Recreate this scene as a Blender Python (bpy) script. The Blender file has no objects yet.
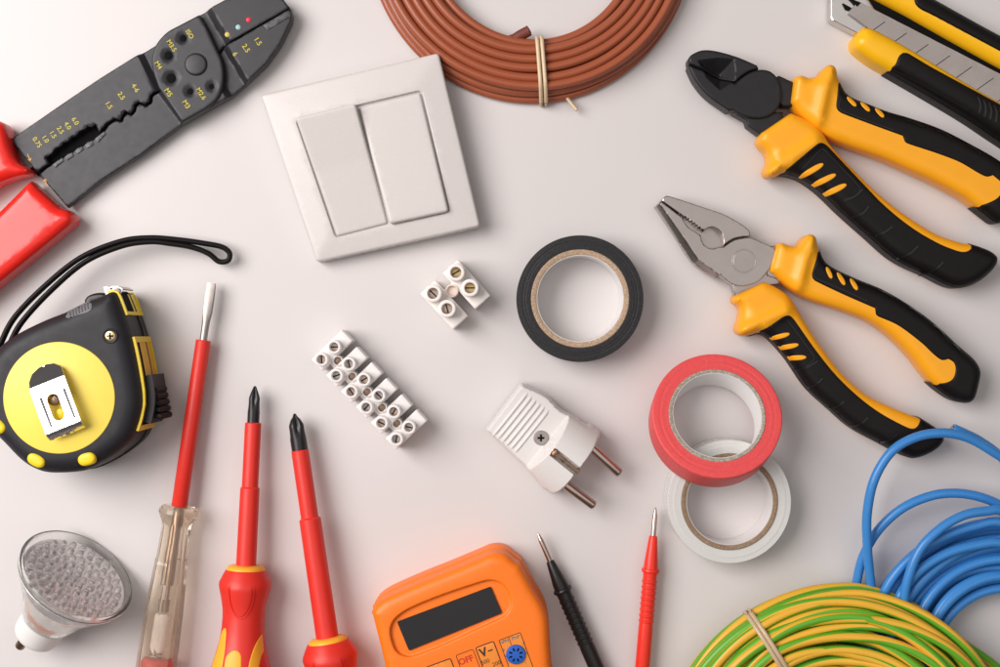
import bpy, math, random
import numpy as np
from mathutils import Vector, Matrix
from mathutils.geometry import delaunay_2d_cdt

random.seed(7)
C = bpy.context.scene.collection
SC = bpy.context.scene

# ------------------------------------------------------------------ camera, light, exposure
S = 0.00044          # metres per working unit (about 0.44 mm)
DC = 1300.0          # camera height above the table in working units
cam_d = bpy.data.cameras.new('camera')
cam = bpy.data.objects.new('camera', cam_d)
C.objects.link(cam)
cam.location = (0, 0, DC * S)
cam.rotation_euler = (0, 0, 0)
cam_d.sensor_width = 36
cam_d.lens = 36 * DC / 1000.0
cam_d.clip_start = 0.01
cam_d.clip_end = 50
SC.camera = cam

W = bpy.data.worlds.new('World')
SC.world = W
W.use_nodes = True
W.node_tree.nodes['Background'].inputs[0].default_value = (1.0, 0.94, 0.92, 1)
W.node_tree.nodes['Background'].inputs[1].default_value = 0.10


def area(name, loc, target, sx, sy, power, col):
    l = bpy.data.lights.new(name, 'AREA')
    l.shape = 'RECTANGLE'
    l.size, l.size_y = sx, sy
    l.energy = power
    l.color = col
    o = bpy.data.objects.new(name, l)
    C.objects.link(o)
    o.location = loc
    o.rotation_euler = (Vector(target) - Vector(loc)).to_track_quat('-Z', 'Y').to_euler()
    return o


area('softbox_key', (-0.74, 0.26, 0.86), (-0.04, 0.02, 0.0), 0.80, 0.80, 17.1, (1.0, 0.948, 0.932))
area('added_fill', (0.22, 0.05, 1.15), (0.05, 0.0, 0.0), 1.3, 1.3, 3.9, (1.0, 0.95, 0.93))  # added fill lamp: softens shadows, gives flat steel an overhead reflection

SC.view_settings.view_transform = 'Standard'
SC.view_settings.look = 'None'
SC.view_settings.exposure = 0.0
SC.view_settings.gamma = 1.0
SC.view_settings.use_curve_mapping = False
SC.cycles.use_denoising = True
SC.cycles.max_bounces = 14
SC.cycles.transmission_bounces = 12
SC.cycles.transparent_max_bounces = 16
SC.cycles.sample_clamp_indirect = 6.0

# ------------------------------------------------------------------ materials
def srgb(r, g, b):
    f = lambda c: (c / 255.0 / 12.92) if c / 255.0 <= 0.04045 else ((c / 255.0 + 0.055) / 1.055) ** 2.4
    return (f(r), f(g), f(b))


def mat(name, col, rough=0.45, metal=0.0, var=0.06, vscale=160.0, bump=0.0, bscale=2500.0,
        rvar=0.08, spec=0.5, coat=0.0, trans=0.0, ior=1.46, sss=0.0, speck=None):
    m = bpy.data.materials.new(name)
    m.use_nodes = True
    nt = m.node_tree
    b = nt.nodes['Principled BSDF']
    tc = nt.nodes.new('ShaderNodeTexCoord')
    nz = nt.nodes.new('ShaderNodeTexNoise')
    nz.inputs['Scale'].default_value = vscale
    nz.inputs['Detail'].default_value = 6
    nt.links.new(tc.outputs['Object'], nz.inputs['Vector'])
    ramp = nt.nodes.new('ShaderNodeMix')
    ramp.data_type = 'RGBA'
    c = np.array(col)
    ramp.inputs[6].default_value = (*np.clip(c * (1 - var), 0, 1), 1)
    ramp.inputs[7].default_value = (*np.clip(c * (1 + var), 0, 1), 1)
    nt.links.new(nz.outputs['Fac'], ramp.inputs[0])
    out = ramp.outputs[2]
    if speck:
        sc_, thr, scol = speck
        n2 = nt.nodes.new('ShaderNodeTexNoise')
        n2.inputs['Scale'].default_value = sc_
        n2.inputs['Detail'].default_value = 2
        nt.links.new(tc.outputs['Object'], n2.inputs['Vector'])
        mr = nt.nodes.new('ShaderNodeMapRange')
        mr.inputs[1].default_value = thr
        mr.inputs[2].default_value = thr + 0.08
        nt.links.new(n2.outputs['Fac'], mr.inputs[0])
        mx = nt.nodes.new('ShaderNodeMix')
        mx.data_type = 'RGBA'
        nt.links.new(mr.outputs[0], mx.inputs[0])
        nt.links.new(out, mx.inputs[6])
        mx.inputs[7].default_value = (*scol, 1)
        out = mx.outputs[2]
    nt.links.new(out, b.inputs['Base Color'])
    mr = nt.nodes.new('ShaderNodeMapRange')
    mr.inputs[3].default_value = max(0.02, rough - rvar)
    mr.inputs[4].default_value = min(1, rough + rvar)
    n3 = nt.nodes.new('ShaderNodeTexNoise')
    n3.inputs['Scale'].default_value = vscale * 1.7
    n3.inputs['Detail'].default_value = 5
    nt.links.new(tc.outputs['Object'], n3.inputs['Vector'])
    nt.links.new(n3.outputs['Fac'], mr.inputs[0])
    nt.links.new(mr.outputs[0], b.inputs['Roughness'])
    b.inputs['Metallic'].default_value = metal
    b.inputs['Specular IOR Level'].default_value = spec
    b.inputs['Coat Weight'].default_value = coat
    b.inputs['Coat Roughness'].default_value = 0.15
    b.inputs['Transmission Weight'].default_value = trans
    b.inputs['IOR'].default_value = ior
    if sss:
        b.inputs['Subsurface Weight'].default_value = sss
        b.inputs['Subsurface Radius'].default_value = (1, 0.9, 0.85)
        b.inputs['Subsurface Scale'].default_value = 0.002
    if bump:
        nb = nt.nodes.new('ShaderNodeTexNoise')
        nb.inputs['Scale'].default_value = bscale
        nb.inputs['Detail'].default_value = 3
        nt.links.new(tc.outputs['Object'], nb.inputs['Vector'])
        bp = nt.nodes.new('ShaderNodeBump')
        bp.inputs['Strength'].default_value = bump
        bp.inputs['Distance'].default_value = 0.0002
        nt.links.new(nb.outputs['Fac'], bp.inputs['Height'])
        nt.links.new(bp.outputs[0], b.inputs['Normal'])
    return m


M = {}
M['table'] = mat('table_laminate', (0.66, 0.628, 0.617), 0.36, var=0.012, vscale=14, rvar=0.04, spec=0.35)
M['orange_grip'] = mat('orange_yellow_plastic', (0.96, 0.41, 0.012), 0.38, var=0.04, bump=0.14, bscale=3500)
M['knife_yellow'] = mat('yellow_plastic', (0.95, 0.50, 0.008), 0.36, var=0.03, bump=0.05)
M['rubber'] = mat('black_rubber', (0.0075, 0.0055, 0.006), 0.5, var=0.25, vscale=300, bump=0.25, bscale=5000, spec=0.25)
M['rubber_dark'] = mat('black_rubber_matt', (0.010, 0.009, 0.009), 0.34, var=0.2, bump=0.1, bscale=5000)
M['steel_black'] = mat('blackened_steel', (0.016, 0.015, 0.017), 0.45, 0.2, var=0.25, vscale=260, bump=0.2, bscale=3000)
M['stripper_black'] = mat('black_coated_steel', (0.027, 0.026, 0.030), 0.42, 0.15, var=0.12, vscale=200, bump=0.12, bscale=4000)
M['stripper_edge'] = mat('ground_dark_steel', (0.075, 0.075, 0.08), 0.42, 0.4, var=0.2, vscale=500)
M['steel'] = mat('satin_steel', (0.45, 0.405, 0.38), 0.28, 0.94, var=0.14, vscale=90, bump=0.12, bscale=1800, rvar=0.1)
M['steel_dull'] = mat('dull_tool_steel', (0.33, 0.30, 0.28), 0.36, 0.9, var=0.15, vscale=400)
M['steel_bright'] = mat('bright_steel', (0.62, 0.59, 0.57), 0.2, 1.0, var=0.06, rvar=0.07)
M['chrome'] = mat('polished_chrome', (0.86, 0.85, 0.84), 0.09, 1.0, var=0.02, rvar=0.03)
M['brass'] = mat('brass', (0.55, 0.42, 0.22), 0.33, 1.0, var=0.15)
M['nickel'] = mat('warm_nickel', (0.52, 0.42, 0.36), 0.24, 1.0, var=0.1)
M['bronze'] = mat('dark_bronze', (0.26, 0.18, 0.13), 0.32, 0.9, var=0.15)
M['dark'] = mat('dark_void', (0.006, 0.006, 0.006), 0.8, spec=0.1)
M['red_pvc'] = mat('red_dipped_vinyl', (0.80, 0.022, 0.014), 0.26, var=0.05, vscale=60, bump=0.03, rvar=0.04, coat=0.15)
M['red_tool'] = mat('red_insulation', (0.74, 0.032, 0.020), 0.42, var=0.05, bump=0.12)
M['red_probe'] = mat('red_probe_plastic', (0.83, 0.035, 0.018), 0.34, var=0.04)
M['red_tape'] = mat('red_vinyl_tape', (0.76, 0.075, 0.078), 0.48, var=0.10, vscale=500, bump=0.3, bscale=4000, speck=(2400, 0.62, (0.85, 0.17, 0.16)))
M['yellow_tool'] = mat('orange_yellow_insert', (0.95, 0.45, 0.03), 0.45, var=0.04, bump=0.1)
M['white_plastic'] = mat('white_plastic', (0.74, 0.705, 0.68), 0.28, var=0.015, bump=0.03, rvar=0.05)
M['white_switch'] = mat('white_switch_plastic', (0.62, 0.58, 0.557), 0.27, var=0.012, rvar=0.04)
M['white_nylon'] = mat('white_nylon', (0.86, 0.82, 0.80), 0.38, var=0.02, sss=0.35)
M['white_nylon_warm'] = mat('ivory_nylon', (0.86, 0.81, 0.77), 0.38, var=0.02, sss=0.35)
M['peach_nylon'] = mat('peach_nylon', (0.80, 0.68, 0.60), 0.45, var=0.03)
M['black_tape'] = mat('black_vinyl_tape', (0.012, 0.0115, 0.0125), 0.42, var=0.4, vscale=700, bump=0.5, bscale=3500, speck=(2600, 0.62, (0.085, 0.085, 0.09)), spec=0.4)
M['white_tape'] = mat('whitish_clear_tape', (0.66, 0.655, 0.63), 0.26, var=0.04, vscale=300, sss=0.2)
M['card'] = mat('cardboard_core', (0.42, 0.29, 0.19), 0.85, var=0.35, vscale=900, bump=0.5, speck=(1800, 0.57, (0.66, 0.53, 0.41)))
M['card_grey'] = mat('grey_cardboard_core', (0.33, 0.28, 0.22), 0.85, var=0.45, vscale=900, bump=0.5, speck=(2200, 0.55, (0.62, 0.57, 0.50)))
M['card_brown'] = mat('brown_cardboard_core', (0.27, 0.185, 0.115), 0.85, var=0.3, vscale=900, bump=0.5, speck=(2000, 0.58, (0.46, 0.35, 0.24)))
M['paper_white'] = mat('white_paper_liner', (0.74, 0.72, 0.71), 0.5, var=0.03, vscale=300)
M['tm_black'] = mat('charcoal_soft_rubber', (0.016, 0.0155, 0.019), 0.5, var=0.15, bump=0.2, bscale=5000, spec=0.4)
M['tm_yellow'] = mat('lemon_yellow_plastic', (0.90, 0.66, 0.012), 0.34, var=0.03, bump=0.03)
M['tm_disc'] = mat('satin_yellow_label', (0.93, 0.72, 0.11), 0.42, var=0.03)
M['tm_amber'] = mat('amber_plastic', (0.85, 0.50, 0.01), 0.35)
M['grey_rubber'] = mat('grey_rubber', (0.16, 0.16, 0.17), 0.6, var=0.1)
M['clear'] = mat('clear_amber_acrylic', (1.0, 0.89, 0.74), 0.06, trans=0.88, ior=1.38, var=0.006, rvar=0.02)
M['lens'] = mat('thin_clear_lens', (0.99, 0.98, 0.98), 0.05, trans=1.0, ior=1.05, var=0.002, rvar=0.01)
M['glass'] = mat('clear_glass', (0.985, 0.985, 0.975), 0.05, trans=0.93, ior=1.26, var=0.002, rvar=0.01)
M['reflector'] = mat('dichroic_reflector', (0.74, 0.70, 0.66), 0.2, 0.8, var=0.2, vscale=120, speck=(130, 0.50, (0.62, 0.20, 0.05)))  # orange specks paint the coating's orange reflections into the colour
M['led_board'] = mat('pale_led_board', (0.90, 0.86, 0.85), 0.4, var=0.08, vscale=250)
M['silvered_board'] = mat('silvered_led_board', (0.98, 0.96, 0.955), 0.38, 0.9, var=0.05, vscale=500, bump=0.3, bscale=900)
M['led'] = mat('clear_led_epoxy', (0.99, 0.97, 0.97), 0.16, var=0.02, trans=0.85, ior=1.27)
M['ceramic'] = mat('white_ceramic', (0.80, 0.77, 0.75), 0.35, var=0.02)
M['meter'] = mat('orange_meter_plastic', (0.97, 0.20, 0.010), 0.42, var=0.025, bump=0.12, bscale=4500)
M['lcd'] = mat('dark_lcd_glass', (0.012, 0.011, 0.012), 0.35, var=0.1, bump=0.03)
M['print_black'] = mat('black_print', (0.045, 0.022, 0.012), 0.5)
M['print_red'] = mat('red_print', (0.60, 0.035, 0.015), 0.5)
M['print_teal'] = mat('teal_print', (0.07, 0.17, 0.19), 0.5)
M['print_yellow'] = mat('yellow_print', (0.55, 0.47, 0.035), 0.5)
M['print_orange'] = mat('orange_print', (0.80, 0.40, 0.05), 0.5)
M['label_orange'] = mat('printed_orange_panel', (0.86, 0.26, 0.03), 0.42, var=0.03)
M['dot_white'] = mat('pale_teal_paint', (0.35, 0.55, 0.55), 0.4)
M['dot_red'] = mat('red_paint', (0.75, 0.03, 0.06), 0.4)
M['dot_yellow'] = mat('yellow_paint', (0.62, 0.50, 0.12), 0.4)
M['socket_blue'] = mat('blue_socket', (0.015, 0.11, 0.50), 0.35)
M['brown_cable'] = mat('brown_pvc', (0.34, 0.088, 0.038), 0.30, var=0.05, vscale=90, bump=0.04)
M['brown_cut'] = mat('dark_brown_cut_end', (0.16, 0.035, 0.022), 0.6)
M['blue_cable'] = mat('blue_pvc', (0.048, 0.245, 0.62), 0.29, var=0.05, vscale=90, bump=0.04)
M['tie_cream'] = mat('cream_tie', (0.68, 0.53, 0.34), 0.35, var=0.10, vscale=500)
M['tie_clear'] = mat('clear_brown_tie', (0.72, 0.54, 0.34), 0.25, var=0.1, trans=0.2)
M['copper'] = mat('copper', (0.70, 0.36, 0.22), 0.3, 1.0)
M['probe_black'] = mat('black_probe_plastic', (0.012, 0.012, 0.012), 0.36, var=0.15)
M['driver_black'] = mat('black_oxide_steel', (0.03, 0.029, 0.03), 0.32, 0.5, var=0.2)


def striped():
    m = bpy.data.materials.new('green_yellow_pvc')
    m.use_nodes = True
    nt = m.node_tree
    b = nt.nodes['Principled BSDF']
    uv = nt.nodes.new('ShaderNodeUVMap')
    sep = nt.nodes.new('ShaderNodeSeparateXYZ')
    nt.links.new(uv.outputs[0], sep.inputs[0])
    fr = nt.nodes.new('ShaderNodeMath')
    fr.operation = 'FRACT'
    dbl = nt.nodes.new('ShaderNodeMath')
    dbl.operation = 'MULTIPLY'
    dbl.inputs[1].default_value = 2.0
    nt.links.new(sep.outputs[0], dbl.inputs[0])
    nt.links.new(dbl.outputs[0], fr.inputs[0])
    gt = nt.nodes.new('ShaderNodeMapRange')
    gt.inputs[1].default_value = 0.49
    gt.inputs[2].default_value = 0.515
    nt.links.new(fr.outputs[0], gt.inputs[0])
    g2 = nt.nodes.new('ShaderNodeMapRange')
    g2.inputs[1].default_value = 0.985
    g2.inputs[2].default_value = 1.0
    nt.links.new(fr.outputs[0], g2.inputs[0])
    sb = nt.nodes.new('ShaderNodeMath')
    sb.operation = 'SUBTRACT'
    nt.links.new(gt.outputs[0], sb.inputs[0])
    nt.links.new(g2.outputs[0], sb.inputs[1])
    mx = nt.nodes.new('ShaderNodeMix')
    mx.data_type = 'RGBA'
    nt.links.new(sb.outputs[0], mx.inputs[0])
    mx.inputs[6].default_value = (0.80, 0.435, 0.035, 1)
    mx.inputs[7].default_value = (0.12, 0.40, 0.022, 1)
    nt.links.new(mx.outputs[2], b.inputs['Base Color'])
    b.inputs['Roughness'].default_value = 0.36
    return m


M['gy_cable'] = striped()

# ------------------------------------------------------------------ geometry helpers (working units: x right, y down, z up)
ORG = {}


def Wp(x, y, z=0.0):
    return Vector(((x - 500.0) * S, (333.5 - y) * S, z * S))


def P(x, y, z):
    """plan position of a point seen at (x, y) when it stands z above the table"""
    k = (DC - z) / DC
    return (500 + (x - 500) * k, 333.5 + (y - 333.5) * k)


def U(pts, z):
    return [(*P(p[0], p[1], z), *p[2:]) for p in pts]


def thing(name, label, cat, x, y, group=None):
    o = bpy.data.objects.new(name, None)
    C.objects.link(o)
    o.empty_display_size = 0.01
    o.location = Wp(x, y, 0)
    o['label'] = label
    o['category'] = cat
    if group:
        o['group'] = group
    ORG[o] = o.location.copy()
    return o


def obj(name, geos, material, parent=None, angle=38, smooth=True, label=None, uv=None):
    vs, fs, base = [], [], 0
    for (v, f) in geos:
        vs.extend(v)
        fs.extend([tuple(i + base for i in q) for q in f])
        base += len(v)
    org = ORG[parent] if parent is not None else Vector((0, 0, 0))
    me = bpy.data.meshes.new(name)
    me.from_pydata([tuple(Wp(*p) - org) for p in vs], [], fs)
    me.validate()
    import bmesh
    bm = bmesh.new()
    bm.from_mesh(me)
    bmesh.ops.recalc_face_normals(bm, faces=bm.faces)
    bm.to_mesh(me)
    bm.free()
    if smooth:
        for p in me.polygons:
            p.use_smooth = True
        me.set_sharp_from_angle(angle=math.radians(angle))
    me.materials.append(M[material] if isinstance(material, str) else material)
    if uv is not None:
        layer = me.uv_layers.new(name='UVMap')
        for p in me.polygons:
            for li, vi in zip(p.loop_indices, p.vertices):
                layer.data[li].uv = uv[vi]
    o = bpy.data.objects.new(name, me)
    C.objects.link(o)
    if parent is not None:
        o.parent = parent
        ORG[o] = org
    else:
        ORG[o] = Vector((0, 0, 0))
    if label:
        o['label'] = label
    return o


def spl(pts, closed=True, step=3.0):
    """smooth curve through points; a point carrying 'c' is a corner"""
    n = len(pts)
    X = [np.array(p[:2], float) for p in pts]
    cor = [len(p) > 2 and p[2] == 'c' for p in pts]
    out = []
    rng = range(n if closed else n - 1)
    for i in rng:
        a, b = X[i], X[(i + 1) % n]
        L = np.linalg.norm(b - a)
        if L < 1e-6:
            continue
        def tan(j):
            if cor[j % n]:
                return None
            if not closed and (j == 0 or j == n - 1):
                return None
            p, c, q = X[(j - 1) % n], X[j % n], X[(j + 1) % n]
            d = q - p
            l1, l2 = np.linalg.norm(c - p), np.linalg.norm(q - c)
            d = d / max(1e-6, np.linalg.norm(d))
            return d * min(L, 1.5 * min(l1, l2))
        ta, tb = tan(i), tan(i + 1)
        if ta is None:
            ta = b - a
        if tb is None:
            tb = b - a
        k = max(1, int(round(L / step)))
        for s in range(k):
            t = s / k
            h00, h10 = 2 * t**3 - 3 * t**2 + 1, t**3 - 2 * t**2 + t
            h01, h11 = -2 * t**3 + 3 * t**2, t**3 - t**2
            out.append(tuple(h00 * a + h10 * ta + h01 * b + h11 * tb))
    if not closed:
        out.append(tuple(X[-1]))
    return out


def dens(pts, step=3.0, closed=True):
    return spl([(p[0], p[1], 'c') for p in pts], closed, step)


def rounded(pts, r, step=2.0, n=6):
    """polygon with rounded corners"""
    out = []
    m = len(pts)
    for i in range(m):
        p, a, b = (np.array(pts[i][:2], float), np.array(pts[i - 1][:2], float), np.array(pts[(i + 1) % m][:2], float))
        rr = pts[i][2] if len(pts[i]) > 2 else r
        u, v = a - p, b - p
        lu, lv = np.linalg.norm(u), np.linalg.norm(v)
        u, v = u / lu, v / lv
        rr = min(rr, 0.45 * lu, 0.45 * lv)
        p0, p1 = p + u * rr, p + v * rr
        for k in range(n + 1):
            t = k / n
            out.append(tuple((1 - t)**2 * p0 + 2 * t * (1 - t) * p + t * t * p1))
    return dens(out, step)


def circ(cx, cy, r, n=48, ry=None, a0=0.0):
    ry = r if ry is None else ry
    return [(cx + r * math.cos(a0 + 2 * math.pi * i / n), cy + ry * math.sin(a0 + 2 * math.pi * i / n)) for i in range(n)]


def segdist(Pt, loops):
    A = np.concatenate([np.array(l, float) for l in loops])
    B = np.concatenate([np.roll(np.array(l, float), -1, axis=0) for l in loops])
    AB = B - A
    L2 = np.maximum((AB**2).sum(1), 1e-12)
    d = np.empty(len(Pt))
    for s in range(0, len(Pt), 2000):
        Q = Pt[s:s + 2000]
        t = np.clip(((Q[:, None, :] - A) * AB).sum(2) / L2, 0, 1)
        C_ = A + t[..., None] * AB
        d[s:s + 2000] = np.sqrt(((Q[:, None, :] - C_)**2).sum(2)).min(1)
    return d


def inside(Pt, loops):
    c = np.zeros(len(Pt), bool)
    for l in loops:
        l = np.array(l, float)
        x0, y0 = l[:, 0], l[:, 1]
        x1, y1 = np.roll(x0, -1), np.roll(y0, -1)
        for s in range(0, len(Pt), 4000):
            q = Pt[s:s + 4000]
            cond = (y0 > q[:, 1:2]) != (y1 > q[:, 1:2])
            xi = (x1 - x0) * (q[:, 1:2] - y0) / np.where(y1 == y0, 1e-9, y1 - y0) + x0
            c[s:s + 4000] ^= (cond & (q[:, 0:1] < xi)).sum(1) % 2 == 1
    return c


def area2(l):
    l = np.array(l)
    return 0.5 * np.sum(l[:, 0] * np.roll(l[:, 1], -1) - np.roll(l[:, 0], -1) * l[:, 1])


def rnd(d, r):
    t = np.clip(d / r, 0, 1)
    return np.sqrt(np.maximum(0, 1 - (1 - t)**2))


def surf(outline, zf, zb, r=3.0, sp=4.0, holes=(), hr=None, zbf=None, rings=5, extra_pts=None):
    """solid over an outline: top height zf(x, y, d), d = distance from the edge; flat bottom at zb"""
    loops = [outline] + list(holes)
    pts, edges = [], []
    for l in loops:
        b = len(pts)
        pts += list(l)
        edges += [(b + i, b + (i + 1) % len(l)) for i in range(len(l))]
    nb = len(pts)
    extra = []
    for li, l in enumerate(loops):
        a = np.array(l, float)
        t = np.roll(a, -1, 0) - np.roll(a, 1, 0)
        t /= np.maximum(np.linalg.norm(t, axis=1, keepdims=True), 1e-9)
        nrm = np.stack([-t[:, 1], t[:, 0]], 1)
        sgn = 1 if area2(l) > 0 else -1
        if li > 0:
            sgn = -sgn
        rr = r if (li == 0 or hr is None) else hr
        if rr <= 0:
            continue
        for k in range(1, rings + 1):
            dd = rr * (1 - math.cos(math.pi / 2 * k / rings))
            q = a + nrm * sgn * dd
            q = q[inside(q, loops)]
            if len(q):
                ds = segdist(q, loops)
                q = q[ds > 0.93 * dd]
                if dd > 2.2 and len(q) > 8:
                    q = q[::2] if dd > 5 else q
                extra.append(q)
    a = np.array(outline)
    x0, y0 = a.min(0)
    x1, y1 = a.max(0)
    gx, gy = np.meshgrid(np.arange(x0, x1, sp), np.arange(y0, y1, sp))
    gx[1::2] += sp / 2
    g = np.stack([gx.ravel(), gy.ravel()], 1)
    if len(g):
        g = g[inside(g, loops)]
    if len(g):
        g = g[segdist(g, loops) > (max(r * 1.15, 0.4 * sp))]
        extra.append(g)
    if extra_pts is not None:
        q = np.array(extra_pts, float)
        q = q[inside(q, loops)]
        if len(q):
            extra.insert(0, q[segdist(q, loops) > 0.3])
    if extra:
        e = np.concatenate(extra)
        # thin near duplicates
        key, keep = {}, []
        cell = 0.35
        for i, p in enumerate(e):
            k = (int(p[0] / cell), int(p[1] / cell))
            if k in key:
                continue
            key[k] = 1
            keep.append(i)
        pts += [tuple(p) for p in e[keep]]
    res = delaunay_2d_cdt([Vector(p) for p in pts], edges, [], 0, 1e-5)
    V = np.array([tuple(v) for v in res[0]])
    F = [f for f in res[2] if len(f) == 3]
    cen = np.array([V[list(f)].mean(0) for f in F])
    ok = inside(cen, loops)
    F = [f for f, k in zip(F, ok) if k]
    d = segdist(V, loops)
    on = d < 1e-3
    d[on] = 0
    Z = np.asarray(zf(V[:, 0], V[:, 1], d)) * np.ones(len(V))
    ZB = np.full(len(V), float(zb)) if zbf is None else np.asarray(zbf(V[:, 0], V[:, 1], d)) * np.ones(len(V))
    n = len(V)
    verts = [(V[i, 0], V[i, 1], Z[i]) for i in range(n)] + [(V[i, 0], V[i, 1], ZB[i]) for i in range(n)]
    faces, cnt = [], {}
    for f in F:
        x = V[list(f)]
        if (x[1, 0] - x[0, 0]) * (x[2, 1] - x[0, 1]) - (x[1, 1] - x[0, 1]) * (x[2, 0] - x[0, 0]) < 0:
            f = (f[0], f[2], f[1])
        faces.append(tuple(f))
        faces.append(tuple(n + i for i in reversed(f)))
        for i in range(3):
            e = (f[i], f[(i + 1) % 3])
            cnt[e] = cnt.get(e, 0) + 1
    for (p, q) in list(cnt):
        if (q, p) not in cnt:
            faces.append((q, p, n + p, n + q))
    used = sorted({i for f in faces for i in f})
    mp = {o: i for i, o in enumerate(used)}
    return [verts[i] for i in used], [tuple(mp[i] for i in f) for f in faces]


def plate(outline, z0, z1, r=1.0, sp=8.0, holes=(), hr=0.6, rings=3, tilt=None):
    def zf(x, y, d):
        z = (z1 - r) + r * rnd(d, r) if r > 0 else np.full(len(x), float(z1))
        return z + (tilt(x, y) if tilt else 0)
    zb = (lambda x, y, d: z0 + tilt(x, y)) if tilt else None
    return surf(outline, zf, z0, r, sp, holes, hr if holes else None, zb, rings)


def frame_axes(T):
    T = T / np.linalg.norm(T)
    up = np.array([0, 0, 1.0]) if abs(T[2]) < 0.95 else np.array([1.0, 0, 0])
    N = np.cross(T, up)
    N /= np.linalg.norm(N)
    B = np.cross(N, T)
    return T, N, B


def lathe(A, B, prof, seg=32, flat=1.0, rad=None):
    """solid of revolution about the line A -> B; prof = [(s, r)] with s measured from A"""
    A, B = np.array(A, float), np.array(B, float)
    T, N, Bn = frame_axes(B - A)
    v, f = [], []
    for (s, r) in prof:
        c = A + T * s
        for k in range(seg):
            a = 2 * math.pi * k / seg
            rr = r * (rad(a, s) if rad else 1.0)
            v.append(tuple(c + (N * math.cos(a) + Bn * math.sin(a) * flat) * rr))
    m = len(prof)
    for i in range(m - 1):
        for k in range(seg):
            a, b = i * seg + k, i * seg + (k + 1) % seg
            f.append((a, b, b + seg, a + seg))
    f.append(tuple(range(seg)))
    f.append(tuple(reversed(range((m - 1) * seg, m * seg))))
    return v, f


def spline3(pts, n=6, closed=False):
    X = [np.array(p, float) for p in pts]
    m = len(X)
    out = []
    for i in range(m if closed else m - 1):
        p0 = X[(i - 1) % m] if (closed or i > 0) else 2 * X[0] - X[1]
        p1, p2 = X[i], X[(i + 1) % m]
        p3 = X[(i + 2) % m] if (closed or i + 2 < m) else 2 * X[-1] - X[-2]
        for k in range(n):
            t = k / n
            out.append(0.5 * (2 * p1 + (p2 - p0) * t + (2 * p0 - 5 * p1 + 4 * p2 - p3) * t * t + (3 * p1 - p0 - 3 * p2 + p3) * t**3))
    if not closed:
        out.append(X[-1])
    return out


def tube(path, r, seg=12, closed=False, flat=1.0, twist=None, roundend=False):
    X = np.array(path, float)
    n = len(X)
    if closed:
        T = np.roll(X, -1, 0) - np.roll(X, 1, 0)
    else:
        T = np.gradient(X, axis=0)
    v, f, uv = [], [], []
    L = 0.0
    for i in range(n):
        t, N, B = frame_axes(T[i])
        if i:
            L += np.linalg.norm(X[i] - X[i - 1])
        rr = r[i] if hasattr(r, '__len__') else r
        for k in range(seg):
            a = 2 * math.pi * k / seg
            v.append(tuple(X[i] + (N * math.cos(a) + B * math.sin(a) * flat) * rr))
            uv.append((k / seg + (twist(i, L) if twist else 0), L * 0.01))
    for i in range(n if closed else n - 1):
        for k in range(seg):
            a, b = i * seg + k, i * seg + (k + 1) % seg
            c, d = ((i + 1) % n) * seg + (k + 1) % seg, ((i + 1) % n) * seg + k
            f.append((a, b, c, d))
    if not closed:
        f.append(tuple(range(seg)))
        f.append(tuple(reversed(range((n - 1) * seg, n * seg))))
    tube.uv = uv
    return v, f


def text(s, x, y, z, size, ang, mirror=False, bold=0.0):
    """flat lettering centred at (x, y), lying at height z, baseline turned ang degrees counter-clockwise"""
    cu = bpy.data.curves.new('lettering', 'FONT')
    cu.body = s
    cu.align_x = 'CENTER'
    cu.align_y = 'CENTER'
    cu.offset = bold
    cu.resolution_u = 3
    o = bpy.data.objects.new('lettering', cu)
    C.objects.link(o)
    dg = bpy.context.evaluated_depsgraph_get()
    me = o.evaluated_get(dg).to_mesh()
    ca, sa = math.cos(math.radians(ang)), math.sin(math.radians(ang))
    v = [(x + size * (p.co.x * ca - p.co.y * sa), y - size * (p.co.x * sa + p.co.y * ca), z) for p in me.vertices]
    f = [tuple(p.vertices) for p in me.polygons]
    o.evaluated_get(dg).to_mesh_clear()
    bpy.data.objects.remove(o)
    bpy.data.curves.remove(cu)
    return v, f


def line(pts, w, z0, z1, closed=False):
    """raised ribbon of width w along a path"""
    X = np.array([p[:2] for p in pts], float)
    T = np.gradient(X, axis=0) if not closed else np.roll(X, -1, 0) - np.roll(X, 1, 0)
    T /= np.maximum(np.linalg.norm(T, axis=1, keepdims=True), 1e-9)
    Nn = np.stack([-T[:, 1], T[:, 0]], 1) * w / 2
    zf0 = z0 if callable(z0) else (lambda x, y: z0)
    zf1 = z1 if callable(z1) else (lambda x, y: z1)
    v, f = [], []
    for p, q in zip(X, Nn):
        for a in (p + q, p - q):
            v.append((a[0], a[1], zf1(a[0], a[1])))
        for a in (p - q, p + q):
            v.append((a[0], a[1], zf0(a[0], a[1])))
    n = len(X)
    for i in range(n if closed else n - 1):
        j = (i + 1) % n
        for k in range(4):
            f.append((i * 4 + k, i * 4 + (k + 1) % 4, j * 4 + (k + 1) % 4, j * 4 + k))
    if not closed:
        f.append((0, 1, 2, 3))
        e = (n - 1) * 4
        f.append((e + 3, e + 2, e + 1, e))
    return v, f


# ------------------------------------------------------------------ setting
tv = [(-4500, -4500, 0), (5500, -4500, 0), (5500, 5200, 0), (-4500, 5200, 0)]
t = obj('table_top', [(tv, [(0, 1, 2, 3)])], 'table', smooth=False)
t['kind'] = 'structure'

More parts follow.
